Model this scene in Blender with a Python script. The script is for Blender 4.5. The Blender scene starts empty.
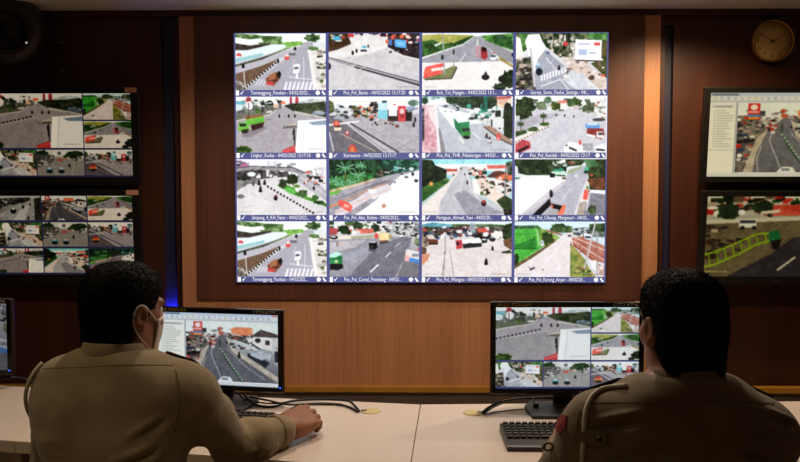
import bpy, bmesh, math, random
import numpy as np
from mathutils import Vector, Matrix
from mathutils.bvhtree import BVHTree

S = bpy.context.scene
COL = S.collection
PI = math.pi

# ------------------------------------------------------------------ camera
CAM = Vector((0.0, 0.0, 1.46))
YAW, PITCH, FPX = math.radians(0.7), math.radians(2.86), 800.0
cd = bpy.data.cameras.new('camera')
cam = bpy.data.objects.new('camera', cd)
COL.objects.link(cam)
cd.sensor_width = 36.0
cd.lens = 36.0 * FPX / 800.0
cd.clip_start = 0.05
cam.location = CAM
cam.rotation_euler = (PI / 2 - PITCH, 0, YAW)
S.camera = cam
MAT = cam.rotation_euler.to_matrix()


def ray(px, py):
    return (MAT @ Vector(((px - 400) / FPX, (231 - py) / FPX, -1.0)))


def at(px, py, Y):
    r = ray(px, py)
    return CAM + r * ((Y - CAM.y) / r.y)


def on_z(px, py, z):
    r = ray(px, py)
    return CAM + r * ((z - CAM.z) / r.z)


# ------------------------------------------------------------------ world and exposure
w = bpy.data.worlds.new('room_ambient')
S.world = w
w.use_nodes = True
w.node_tree.nodes['Background'].inputs['Color'].default_value = (0.02, 0.016, 0.012, 1)
w.node_tree.nodes['Background'].inputs['Strength'].default_value = 1.0
S.view_settings.view_transform = 'Standard'
S.view_settings.look = 'None'
S.view_settings.gamma = 1.0
S.view_settings.use_curve_mapping = False
S.view_settings.exposure = 0.0

# the room's ceiling downlights: (x, y, watts, spot angle degrees, blend, colour)
DOWNLIGHTS = [
    (-0.45, 2.75, 42, 160, 0.4, (1.0, 0.83, 0.66)),
    (0.45, 2.75, 42, 160, 0.4, (1.0, 0.83, 0.66)),
    (1.32, 3.56, 54, 155, 0.7, (1.0, 0.74, 0.46)),
    (-1.40, 1.75, 16, 105, 0.8, (1.0, 0.80, 0.50)),
    (-0.95, 0.40, 40, 112, 0.8, (1.0, 0.82, 0.58)),
]
CEIL_Z = 2.36

# ------------------------------------------------------------------ helpers
def link(o, parent=None):
    COL.objects.link(o)
    if parent is not None:
        o.parent = parent
    return o


def tag(o, label=None, cat=None, group=None, kind=None):
    if label: o['label'] = label
    if cat: o['category'] = cat
    if group: o['group'] = group
    if kind: o['kind'] = kind
    return o


def empty(name, loc=(0, 0, 0), rz=0.0, label=None, cat=None, group=None):
    o = bpy.data.objects.new(name, None)
    o.empty_display_size = 0.1
    o.location = loc
    o.rotation_euler = (0, 0, rz)
    COL.objects.link(o)
    return tag(o, label, cat, group)


def mesh_obj(name, me, mat=None, parent=None, smooth=False):
    o = bpy.data.objects.new(name, me)
    if mat is not None and not me.materials:
        me.materials.append(mat)
    if smooth:
        me.polygons.foreach_set('use_smooth', [True] * len(me.polygons))
    return link(o, parent)


def from_bm(name, bm, mat=None, parent=None, smooth=False):
    bmesh.ops.recalc_face_normals(bm, faces=bm.faces)
    me = bpy.data.meshes.new(name)
    bm.to_mesh(me)
    bm.free()
    return mesh_obj(name, me, mat, parent, smooth)


def bm_box(bm, lo, hi, bev=0.0, seg=2, M=None):
    lo, hi = Vector(lo), Vector(hi)
    r = bmesh.ops.create_cube(bm, size=1.0)
    vs = r['verts']
    c, s = (lo + hi) / 2, hi - lo
    for v in vs:
        v.co = Vector((v.co.x * s.x, v.co.y * s.y, v.co.z * s.z)) + c
    if bev > 0:
        es = {e for v in vs for e in v.link_edges}
        rr = bmesh.ops.bevel(bm, geom=list(es), offset=bev, segments=seg, profile=0.5, affect='EDGES')
        vs = list({v for f in rr['faces'] for v in f.verts} | {v for v in vs if v.is_valid})
    if M is not None:
        for v in vs:
            v.co = M @ v.co
    return vs


def box(name, lo, hi, mat, parent=None, bev=0.0, seg=2):
    bm = bmesh.new()
    bm_box(bm, lo, hi, bev, seg)
    return from_bm(name, bm, mat, parent)


def bm_tube(bm, pts, r, n=8, closed=False, cap=True):
    """tube along a list of points; r is one radius or one for each point"""
    pts = [Vector(p) for p in pts]
    m = len(pts)
    rs = r if isinstance(r, (list, tuple)) else [r] * m
    rings = []
    up = None
    for i in range(m):
        if closed:
            t = pts[(i + 1) % m] - pts[i - 1]
        else:
            t = pts[min(i + 1, m - 1)] - pts[max(i - 1, 0)]
        t.normalize()
        if up is None:
            up = Vector((0, 0, 1)) if abs(t.z) < 0.9 else Vector((1, 0, 0))
        s = t.cross(up).normalized()
        up = s.cross(t).normalized()
        rings.append([bm.verts.new(pts[i] + (s * math.cos(a) + up * math.sin(a)) * rs[i])
                      for a in [2 * PI * k / n for k in range(n)]])
    for i in range(m if closed else m - 1):
        A, B = rings[i], rings[(i + 1) % m]
        for k in range(n):
            bm.faces.new((A[k], A[(k + 1) % n], B[(k + 1) % n], B[k]))
    if cap and not closed:
        bm.faces.new(rings[0][::-1])
        bm.faces.new(rings[-1])


def spline(pts, n=8):
    """Catmull-Rom through the points"""
    P = [Vector(p) for p in pts]
    P = [P[0] * 2 - P[1]] + P + [P[-1] * 2 - P[-2]]
    out = []
    for i in range(1, len(P) - 2):
        a, b, c, d = P[i - 1:i + 3]
        for k in range(n):
            t = k / n
            out.append(0.5 * (2 * b + (c - a) * t + (2 * a - 5 * b + 4 * c - d) * t * t + (3 * b - a - 3 * c + d) * t ** 3))
    out.append(P[-2])
    return out


def tube(name, pts, r, mat, parent=None, n=8, closed=False):
    bm = bmesh.new()
    bm_tube(bm, pts, r, n, closed)
    return from_bm(name, bm, mat, parent, True)


def bm_lathe(bm, prof, n=32, M=None):
    """prof: (radius, height) list, turned about z"""
    rings = []
    for (r, z) in prof:
        if r < 1e-6:
            rings.append([bm.verts.new((0, 0, z))])
        else:
            rings.append([bm.verts.new((r * math.cos(2 * PI * k / n), r * math.sin(2 * PI * k / n), z)) for k in range(n)])
    for A, B in zip(rings, rings[1:]):
        for k in range(n):
            k2 = (k + 1) % n
            if len(A) == 1 and len(B) == 1:
                continue
            if len(A) == 1:
                bm.faces.new((A[0], B[k2], B[k]))
            elif len(B) == 1:
                bm.faces.new((A[k], A[k2], B[0]))
            else:
                bm.faces.new((A[k], A[k2], B[k2], B[k]))
    if M is not None:
        for R in rings:
            for v in R:
                v.co = M @ v.co


def lathe(name, prof, mat, parent=None, n=32, M=None, smooth=True):
    bm = bmesh.new()
    bm_lathe(bm, prof, n, M)
    return from_bm(name, bm, mat, parent, smooth)


def text_obj(name, body, size, mat, parent=None, loc=(0, 0, 0), align='LEFT', width=None):
    """flat lettering in the XZ plane facing -Y"""
    cu = bpy.data.curves.new(name, 'FONT')
    cu.body = body
    cu.size = size
    cu.align_x = align
    cu.align_y = 'CENTER'
    cu.resolution_u = 2
    t = bpy.data.objects.new(name + '_tmp', cu)
    COL.objects.link(t)
    bpy.context.view_layer.update()
    me = bpy.data.meshes.new_from_object(t.evaluated_get(bpy.context.evaluated_depsgraph_get()))
    bpy.data.objects.remove(t)
    bpy.data.curves.remove(cu)
    co = np.empty(len(me.vertices) * 3)
    me.vertices.foreach_get('co', co)
    co = co.reshape(-1, 3)
    if width:
        x0, x1 = co[:, 0].min(), co[:, 0].max()
        co[:, 0] = (co[:, 0] - (x0 + x1) / 2) * (width / (x1 - x0)) if align == 'CENTER' else (co[:, 0] - x0) * (width / (x1 - x0))
    out = np.zeros_like(co)
    out[:, 0] = co[:, 0]
    out[:, 2] = co[:, 1]
    me.vertices.foreach_set('co', out.ravel())
    me.materials.clear()
    o = mesh_obj(name, me, mat, parent)
    o.location = loc
    return o


# ------------------------------------------------------------------ materials
def lin(h):
    if isinstance(h, str):
        c = [int(h[i:i + 2], 16) / 255 for i in (0, 2, 4)]
        return tuple(x / 12.92 if x <= 0.04045 else ((x + 0.055) / 1.055) ** 2.4 for x in c)
    return tuple(h)


def new_mat(name):
    m = bpy.data.materials.new(name)
    m.use_nodes = True
    nt = m.node_tree
    return m, nt, nt.nodes['Principled BSDF']


def plain(name, col, rough=0.5, metal=0.0, bump=0.0, bscale=200.0, var=0.0, vscale=8.0, spec=0.5, sheen=0.0):
    m, nt, b = new_mat(name)
    c = lin(col)
    b.inputs['Base Color'].default_value = (*c, 1)
    b.inputs['Roughness'].default_value = rough
    b.inputs['Metallic'].default_value = metal
    b.inputs['Specular IOR Level'].default_value = spec
    b.inputs['Sheen Weight'].default_value = sheen
    tc = nt.nodes.new('ShaderNodeTexCoord')
    if var > 0:
        n = nt.nodes.new('ShaderNodeTexNoise')
        n.inputs['Scale'].default_value = vscale
        n.inputs['Detail'].default_value = 5
        nt.links.new(tc.outputs['Object'], n.inputs['Vector'])
        r = nt.nodes.new('ShaderNodeValToRGB')
        r.color_ramp.elements[0].position = 0.3
        r.color_ramp.elements[1].position = 0.7
        r.color_ramp.elements[0].color = (*[x * (1 - var) for x in c], 1)
        r.color_ramp.elements[1].color = (*[min(1, x * (1 + var)) for x in c], 1)
        nt.links.new(n.outputs['Fac'], r.inputs['Fac'])
        nt.links.new(r.outputs['Color'], b.inputs['Base Color'])
    if bump > 0:
        n2 = nt.nodes.new('ShaderNodeTexNoise')
        n2.inputs['Scale'].default_value = bscale
        n2.inputs['Detail'].default_value = 3
        nt.links.new(tc.outputs['Object'], n2.inputs['Vector'])
        bp = nt.nodes.new('ShaderNodeBump')
        bp.inputs['Strength'].default_value = bump
        bp.inputs['Distance'].default_value = 0.002
        nt.links.new(n2.outputs['Fac'], bp.inputs['Height'])
        nt.links.new(bp.outputs['Normal'], b.inputs['Normal'])
    return m


def wood(name, dark, light, rough=0.45, gx=70.0, gz=2.0, bump=0.15):
    """veneer with an upright grain"""
    m, nt, b = new_mat(name)
    tc = nt.nodes.new('ShaderNodeTexCoord')
    mp = nt.nodes.new('ShaderNodeMapping')
    mp.inputs['Scale'].default_value = (gx, gx, gz)
    nt.links.new(tc.outputs['Object'], mp.inputs['Vector'])
    n = nt.nodes.new('ShaderNodeTexNoise')
    n.inputs['Scale'].default_value = 1.0
    n.inputs['Detail'].default_value = 6
    n.inputs['Roughness'].default_value = 0.62
    n.inputs['Distortion'].default_value = 0.4
    nt.links.new(mp.outputs['Vector'], n.inputs['Vector'])
    mp2 = nt.nodes.new('ShaderNodeMapping')
    mp2.inputs['Scale'].default_value = (gx / 9, gx / 9, gz / 5)
    nt.links.new(tc.outputs['Object'], mp2.inputs['Vector'])
    n2 = nt.nodes.new('ShaderNodeTexNoise')
    n2.inputs['Scale'].default_value = 1.0
    n2.inputs['Detail'].default_value = 3
    nt.links.new(mp2.outputs['Vector'], n2.inputs['Vector'])
    mx = nt.nodes.new('ShaderNodeMath')
    mx.operation = 'MULTIPLY_ADD'
    mx.inputs[1].default_value = 0.55
    nt.links.new(n.outputs['Fac'], mx.inputs[0])
    m3 = nt.nodes.new('ShaderNodeMath')
    m3.operation = 'MULTIPLY'
    m3.inputs[1].default_value = 0.45
    nt.links.new(n2.outputs['Fac'], m3.inputs[0])
    nt.links.new(m3.outputs[0], mx.inputs[2])
    r = nt.nodes.new('ShaderNodeValToRGB')
    r.color_ramp.elements[0].position = 0.34
    r.color_ramp.elements[1].position = 0.66
    r.color_ramp.elements[0].color = (*lin(dark), 1)
    r.color_ramp.elements[1].color = (*lin(light), 1)
    nt.links.new(mx.outputs[0], r.inputs['Fac'])
    nt.links.new(r.outputs['Color'], b.inputs['Base Color'])
    b.inputs['Roughness'].default_value = rough
    bp = nt.nodes.new('ShaderNodeBump')
    bp.inputs['Strength'].default_value = bump
    bp.inputs['Distance'].default_value = 0.001
    nt.links.new(n.outputs['Fac'], bp.inputs['Height'])
    nt.links.new(bp.outputs['Normal'], b.inputs['Normal'])
    return m


def fabric(name, col, var=0.12):
    """plain weave shirt cloth"""
    m, nt, b = new_mat(name)
    c = lin(col)
    tc = nt.nodes.new('ShaderNodeTexCoord')
    n = nt.nodes.new('ShaderNodeTexNoise')
    n.inputs['Scale'].default_value = 14
    n.inputs['Detail'].default_value = 6
    nt.links.new(tc.outputs['Object'], n.inputs['Vector'])
    r = nt.nodes.new('ShaderNodeValToRGB')
    r.color_ramp.elements[0].position = 0.3
    r.color_ramp.elements[1].position = 0.7
    r.color_ramp.elements[0].color = (*[x * (1 - var) for x in c], 1)
    r.color_ramp.elements[1].color = (*[x * (1 + var) for x in c], 1)
    nt.links.new(n.outputs['Fac'], r.inputs['Fac'])
    nt.links.new(r.outputs['Color'], b.inputs['Base Color'])
    b.inputs['Roughness'].default_value = 0.85
    b.inputs['Specular IOR Level'].default_value = 0.2
    b.inputs['Sheen Weight'].default_value = 0.15
    wv = nt.nodes.new('ShaderNodeTexWave')
    wv.inputs['Scale'].default_value = 260
    wv.inputs['Distortion'].default_value = 1.5
    nt.links.new(tc.outputs['Object'], wv.inputs['Vector'])
    n3 = nt.nodes.new('ShaderNodeTexNoise')
    n3.inputs['Scale'].default_value = 38
    n3.inputs['Detail'].default_value = 3
    nt.links.new(tc.outputs['Object'], n3.inputs['Vector'])
    ad = nt.nodes.new('ShaderNodeMath')
    ad.operation = 'MULTIPLY_ADD'
    ad.inputs[1].default_value = 0.12
    nt.links.new(wv.outputs['Fac'], ad.inputs[0])
    nt.links.new(n3.outputs['Fac'], ad.inputs[2])
    bp = nt.nodes.new('ShaderNodeBump')
    bp.inputs['Strength'].default_value = 0.35
    bp.inputs['Distance'].default_value = 0.004
    nt.links.new(ad.outputs[0], bp.inputs['Height'])
    nt.links.new(bp.outputs['Normal'], b.inputs['Normal'])
    return m


def glow(name, col, strength):
    m, nt, b = new_mat(name)
    b.inputs['Base Color'].default_value = (0.01, 0.01, 0.01, 1)
    b.inputs['Roughness'].default_value = 0.5
    b.inputs['Emission Color'].default_value = (*lin(col), 1)
    b.inputs['Emission Strength'].default_value = strength
    return m


def screen_mat(name, strength, tint=(1, 1, 1), gamma=1.0, sat=1.0):
    """a lit display: the picture is a colour attribute"""
    m, nt, b = new_mat(name)
    at_ = nt.nodes.new('ShaderNodeAttribute')
    at_.attribute_name = 'picture'
    g = nt.nodes.new('ShaderNodeGamma')
    g.inputs['Gamma'].default_value = gamma
    hs = nt.nodes.new('ShaderNodeHueSaturation')
    hs.inputs['Saturation'].default_value = sat
    mx = nt.nodes.new('ShaderNodeVectorMath')
    mx.operation = 'MULTIPLY'
    mx.inputs[1].default_value = tint
    nt.links.new(at_.outputs['Color'], g.inputs['Color'])
    nt.links.new(g.outputs['Color'], hs.inputs['Color'])
    nt.links.new(hs.outputs['Color'], mx.inputs[0])
    nt.links.new(mx.outputs[0], b.inputs['Emission Color'])
    b.inputs['Emission Strength'].default_value = strength
    b.inputs['Base Color'].default_value = (0.008, 0.008, 0.01, 1)
    b.inputs['Roughness'].default_value = 0.4
    b.inputs['Specular IOR Level'].default_value = 0.2
    return m


M = {}
M['walnut'] = wood('dark_walnut_veneer', '32180c', '4b2413', 0.42, 60, 1.4)
M['walnut_panel'] = wood('brown_walnut_panel', '4a281b', '683c29', 0.5, 75, 1.6)
M['teak'] = wood('light_teak_veneer', 'a56c48', 'c48a5e', 0.5, 85, 1.8)
M['gold_wood'] = wood('yellow_wood_trim', '96661e', 'b37f2c', 0.4, 8, 8)
M['skirt'] = plain('dark_grey_skirting', '554842', 0.6, var=0.15, vscale=5)
M['ceiling'] = plain('painted_ceiling', 'ece6de', 0.9, bump=0.1, var=0.03)
M['plaster'] = plain('warm_plaster', '7d6250', 0.9, bump=0.1, var=0.05)
M['floor'] = plain('beige_floor_tile', '9a8874', 0.35, var=0.1)
M['slot'] = plain('navy_slot_lining', '23263c', 0.45)
M['desk'] = plain('cream_laminate', 'd6c6b8', 0.32, var=0.025, vscale=3, bump=0.03, bscale=300)
M['desk_edge'] = plain('cream_edge_band', 'd6c49f', 0.4, var=0.03)
M['grommet'] = plain('beige_plastic', 'd0bd86', 0.45)
M['black'] = plain('black_plastic', '14120f', 0.38, bump=0.05, bscale=400)
M['black_gloss'] = plain('gloss_black_plastic', '0e0d0c', 0.18)
M['dark_grey'] = plain('dark_grey_plastic', '2b2725', 0.45, bump=0.05, bscale=400)
M['keycap'] = plain('charcoal_keycaps', '38332f', 0.5)
M['cable'] = plain('black_cable', '15120f', 0.5)
M['cable_brown'] = plain('grey_brown_cable', '5d4a38', 0.5)
M['gold'] = plain('brushed_gold', 'c79a52', 0.28, metal=0.9)
M['clock_face'] = plain('tan_clock_face', 'dcb876', 0.6, var=0.05, vscale=20)
M['clock_ink'] = plain('dark_brown_ink', '4a3013', 0.6)
M['sticker'] = plain('pink_sticker', 'c98a70', 0.6)
M['steel'] = plain('steel', 'b9b4ad', 0.3, metal=1.0)
M['white_ink'] = plain('white_lettering', 'f0ede4', 0.6)
M['yellow_ink'] = plain('yellow_lettering', 'd8b73a', 0.6)
M['shirt'] = fabric('khaki_brown_cloth', '89785a')
M['shirt2'] = fabric('shaded_khaki_cloth', '7b6c52')  # same khaki uniform, with the right officer's shade put into the colour
M['seam'] = plain('brown_stitching', '5f4c33', 0.9)
M['trouser'] = fabric('dark_brown_trouser_cloth', '3a2e22')
M['skin'] = plain('brown_skin', '8f5c3e', 0.5, var=0.08, vscale=30, bump=0.12, bscale=180)
M['hair'] = plain('black_hair', '070504', 0.7, bump=0.5, bscale=500, spec=0.15)
M['mask'] = plain('white_mask_cloth', 'd9cfc4', 0.85, bump=0.1, bscale=300)
M['board'] = plain('black_shoulder_board', '0f0e0d', 0.6, bump=0.15, bscale=500)
M['cord'] = plain('pale_braided_cord', 'aaa588', 0.8, bump=0.4, bscale=350)
M['cord2'] = plain('cream_braided_cord', 'cfc6ae', 0.8, bump=0.4, bscale=350)
M['red_patch'] = plain('red_patch_cloth', '8e1f18', 0.8)
M['shoe'] = plain('black_leather', '0f0d0c', 0.35)
M['eye'] = plain('eye_white', 'e4ddd4', 0.2)
M['chair'] = plain('black_chair_fabric', '17161a', 0.8, bump=0.2, bscale=300)
M['speaker'] = plain('dark_brown_plastic', '2e231d', 0.35)
M['mesh'] = plain('black_speaker_mesh', '0c0b0a', 0.6, bump=0.5, bscale=600)
M['blue_led'] = glow('blue_led', '2a34ff', 150.0)
M['white_led'] = glow('white_led', 'ffffff', 0.5)
M['small_blue_led'] = glow('small_blue_led', '2858ff', 3.0)
M['lamp'] = glow('warm_lamp', 'ffdfae', 6.0)
M['wall_blue'] = glow('display_blue', '565c98', 0.9)
M['wall_white'] = glow('display_white', 'ffffff', 1.0)
M['scr_wall'] = screen_mat('video_wall_picture', 1.15, gamma=1.25, sat=0.92)
M['scr_tvL'] = screen_mat('left_television_picture', 0.52, (1.0, 0.86, 0.64), 1.75, 0.95)
M['scr_tvR'] = screen_mat('right_upper_television_picture', 0.72, (1.0, 0.90, 0.62), 1.15, 1.05)
M['scr_tvR2'] = screen_mat('right_lower_television_picture', 0.58, (1.0, 0.92, 0.62), 1.7, 1.0)
M['scr_mon'] = screen_mat('monitor_picture', 0.80, (0.96, 1.0, 1.0), 1.25, 0.9)
M['scr_dim'] = screen_mat('side_monitor_picture', 0.30, (0.95, 0.95, 1.0), 1.1, 0.9)
M['tv_blue'] = glow('television_caption_blue', '2c2f55', 0.35)
M['mon_blue'] = glow('monitor_caption_blue', '4a5088', 0.6)

# ------------------------------------------------------------------ pictures on the displays (flat print)
def hx(h):
    return np.array([int(h[i:i + 2], 16) / 255 for i in (0, 2, 4)], dtype=np.float32)


class Art:
    """a small painter; coordinates run x 18..650 and y 18..408"""
    W, H = 316, 196

    def __init__(s, top='dfe3e6', bottom='b9b6ba', seed=1):
        s.rng = np.random.default_rng(seed)
        t = np.linspace(0, 1, s.H, dtype=np.float32)[:, None, None]
        s.a = np.broadcast_to(hx(top) * (1 - t) + hx(bottom) * t, (s.H, s.W, 3)).copy()
        s.noise = [s.mk(n) for n in (6, 14, 34)]

    def mk(s, n):
        g = s.rng.random((n + 2, int(n * 1.6) + 2)).astype(np.float32)
        y = np.linspace(0, n, s.H)
        x = np.linspace(0, int(n * 1.6), s.W)
        yi, xi = y.astype(int), x.astype(int)
        fy, fx = (y - yi)[:, None], (x - xi)[None]
        return ((g[yi][:, xi] * (1 - fx) + g[yi][:, xi + 1] * fx) * (1 - fy) + (g[yi + 1][:, xi] * (1 - fx) + g[yi + 1][:, xi + 1] * fx) * fy).astype(np.float32)

    def X(s, x): return (x - 18) / 632 * s.W
    def Y(s, y): return (y - 18) / 390 * s.H

    def mask(s, pts):
        px = np.array([s.X(p[0]) for p in pts]); py = np.array([s.Y(p[1]) for p in pts])
        x0, x1 = int(max(0, px.min())), int(min(s.W, px.max() + 2))
        y0, y1 = int(max(0, py.min())), int(min(s.H, py.max() + 2))
        if x1 <= x0 or y1 <= y0:
            return None
        gx = np.arange(x0, x1)[None] + 0.5
        gy = np.arange(y0, y1)[:, None] + 0.5
        ins = np.zeros((y1 - y0, x1 - x0), bool)
        j = len(pts) - 1
        for i in range(len(pts)):
            if py[i] != py[j]:
                c = ((py[i] > gy) != (py[j] > gy)) & (gx < (px[j] - px[i]) * (gy - py[i]) / (py[j] - py[i]) + px[i])
                ins ^= c
            j = i
        return (slice(y0, y1), slice(x0, x1)), ins

    def put(s, sl, ins, c, c2=None, al=1.0):
        v = s.a[sl]
        if c2 is None:
            col = np.broadcast_to(hx(c), v.shape)
        else:
            n = 0.2 * s.noise[0][sl] + 0.4 * s.noise[1][sl] + 0.4 * s.noise[2][sl]
            t = np.clip((n - 0.36) / 0.28, 0, 1)[..., None]
            col = hx(c) * (1 - t) + hx(c2) * t
        k = (ins * al)[..., None]
        v[...] = v * (1 - k) + col * k

    def P(s, pts, c, c2=None, al=1.0):
        r = s.mask(pts)
        if r: s.put(*r, c, c2, al)

    def R(s, x0, y0, x1, y1, c, c2=None, al=1.0):
        s.P([(x0, y0), (x1, y0), (x1, y1), (x0, y1)], c, c2, al)

    def E(s, cx, cy, rx, ry, c, c2=None, al=1.0):
        s.P([(cx + rx * math.cos(t), cy + ry * math.sin(t)) for t in np.linspace(0, 2 * PI, 20)[:-1]], c, c2, al)

    def T(s, cx, cy, rx, ry, c='2c4428', c2='5c7c48'):
        """a ragged crown"""
        k = s.rng.random(26) * 0.45 + 0.72
        s.P([(cx + rx * k[i] * math.cos(t), cy + ry * k[i] * math.sin(t)) for i, t in enumerate(np.linspace(0, 2 * PI, 27)[:-1])], c, c2)

    def L(s, pts, w, c, al=1.0):
        for (x0, y0), (x1, y1) in zip(pts, pts[1:]):
            dx, dy = x1 - x0, y1 - y0
            n = math.hypot(dx, dy) or 1
            ox, oy = -dy / n * w / 2, dx / n * w / 2
            s.P([(x0 + ox, y0 + oy), (x1 + ox, y1 + oy), (x1 - ox, y1 - oy), (x0 - ox, y0 - oy)], c, None, al)

    def D(s, p, q, n, w, c, fill=0.5):
        """dashes"""
        for i in range(n):
            a, b = i / n, (i + fill) / n
            s.L([(p[0] + (q[0] - p[0]) * a, p[1] + (q[1] - p[1]) * a), (p[0] + (q[0] - p[0]) * b, p[1] + (q[1] - p[1]) * b)], w, c)

    def C(s, x0, y0, x1, y1, n, pal, sz=18, asp=0.6):
        """clutter of small shapes: stalls, parked cars, signs"""
        for _ in range(n):
            x, y = s.rng.uniform(x0, x1), s.rng.uniform(y0, y1)
            a = s.rng.uniform(0.4, 1) * sz
            b = a * asp * s.rng.uniform(0.5, 1.4)
            c = pal[s.rng.integers(len(pal))]
            if s.rng.random() < 0.5:
                s.R(x - a, y - b, x + a, y + b, c)
            else:
                s.E(x, y, a, b, c)

    def bike(s, x, y, k=1.0, c='1c1a1c'):
        s.E(x, y, 8 * k, 12 * k, c)
        s.E(x, y + 12 * k, 11 * k, 7 * k, '2a2628')
        s.E(x + 1 * k, y - 12 * k, 4.5 * k, 5 * k, '302020')

    def stamp(s):
        s.D((500, 388), (630, 388), 14, 5, '8a868a', 0.6)
        s.D((36, 388), (130, 388), 10, 5, 'a8a4a8', 0.6)


ROAD, ROADL, ROADD = 'bcbac2', 'd9d7dc', '8b8992'
CLUT = ['f4f4f4', 'e8e4e0', '3a3638', '5a5658', 'c8443a', 'd8d0c8', '2a2a2c', '88a0b8', 'ffffff']


def a_temanggung():
    a = Art('eef4f4', 'bcbac4', 11)
    a.R(18, 18, 650, 70, 'f6faf8')
    a.P([(18, 20), (140, 22), (220, 34), (345, 36), (345, 92), (210, 92), (110, 70), (18, 60)], '4d6f3a', '9bb87c')
    a.P([(18, 42), (110, 58), (200, 50), (215, 75), (110, 96), (18, 82)], 'f4f6f6')
    a.P([(350, 40), (500, 20), (505, 80), (400, 110), (350, 75)], 'f8fbfa')
    a.P([(340, 78), (480, 72), (500, 92), (400, 112), (360, 120), (350, 95)], '6fae3c', '9ed06a')
    a.T(560, 48, 60, 30, '37502c', '7c9a60')
    a.P([(18, 84), (120, 100), (250, 84), (262, 94), (100, 132), (18, 132)], '3b322e', '5a4e48')
    a.P([(18, 140), (110, 136), (300, 96), (370, 96), (372, 116), (210, 168), (18, 220)], 'eaf4f4')
    a.P([(18, 190), (210, 150), (210, 172), (18, 218)], 'a8d4d8')
    a.E(42, 166, 18, 14, 'e03048'); a.R(28, 172, 50, 182, 'f0f0f0')
    a.P([(18, 232), (210, 180), (372, 116), (420, 112), (200, 200), (18, 248)], '7a7a72', '9aa880')
    a.D((18, 240), (240, 175), 15, 12, '2a282a', 0.5)
    a.P([(500, 78), (560, 78), (560, 408), (90, 408), (170, 340), (360, 200)], 'bab8c2')
    a.P([(18, 248), (240, 190), (440, 112), (500, 100), (330, 190), (18, 300)], 'c6c4ce')
    a.P([(18, 296), (200, 240), (320, 190), (240, 262), (110, 362), (18, 408)], '7d6450', '94785f')
    a.P([(18, 340), (60, 352), (100, 408), (18, 408)], 'c4beb4', '6a6058')
    a.L([(75, 400), (330, 196)], 14, 'e6e4e2'); a.D((75, 400), (330, 196), 14, 14, '1e1c1e', 0.5)
    a.L([(70, 230), (84, 380)], 8, 'd4cfca'); a.R(62, 228, 80, 256, '1c1a1c')
    a.P([(520, 130), (650, 110), (650, 408), (585, 408), (560, 290)], 'e0dcd8', 'f6f4f2')
    a.C(590, 130, 645, 400, 40, ['f6f4f0', 'c8c2ba', '8a7a6a', '6a7a50', 'e8e4de', '4a4238'], 20)
    a.P([(525, 130), (545, 130), (590, 400), (562, 400)], 'f2f0ee')
    a.T(565, 120, 40, 14, '4c6a38', '86a864')
    for i in range(8):
        x = 350 + i * 29; a.P([(x + 20, 350), (x + 34, 350), (x + 20, 408), (x + 2, 408)], 'f2f0f4')
    for i in range(5):
        x = 160 + i * 24; a.P([(x + 20, 335), (x + 30, 335), (x + 2, 378), (x - 8, 378)], 'e4e2e8')
    a.L([(390, 318), (550, 336)], 6, 'f0eef2'); a.L([(496, 180), (496, 372)], 4, 'eeecf0'); a.L([(430, 200), (385, 316)], 4, 'dcdae2')
    a.P([(230, 325), (300, 285), (335, 292), (330, 330), (285, 378), (232, 372)], '6e3e2c', 'a0684a')
    a.P([(250, 305), (300, 282), (300, 330), (250, 345)], 'b47850'); a.R(232, 350, 280, 374, 'd43a34'); a.E(322, 300, 14, 24, '2a2426')
    a.E(378, 186, 19, 15, 'e0544a'); a.E(378, 168, 15, 10, 'f0d8d4'); a.R(392, 152, 440, 170, '7a7a80')
    a.P([(425, 232), (465, 226), (470, 250), (460, 290), (420, 294)], 'f8f8fa'); a.P([(430, 250), (462, 248), (458, 262), (428, 266)], '5a6470'); a.R(440, 295, 454, 330, 'fbfbfd')
    a.E(436, 122, 10, 13, '2a2830'); a.E(316, 208, 8, 18, '3a3638')
    return a


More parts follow.
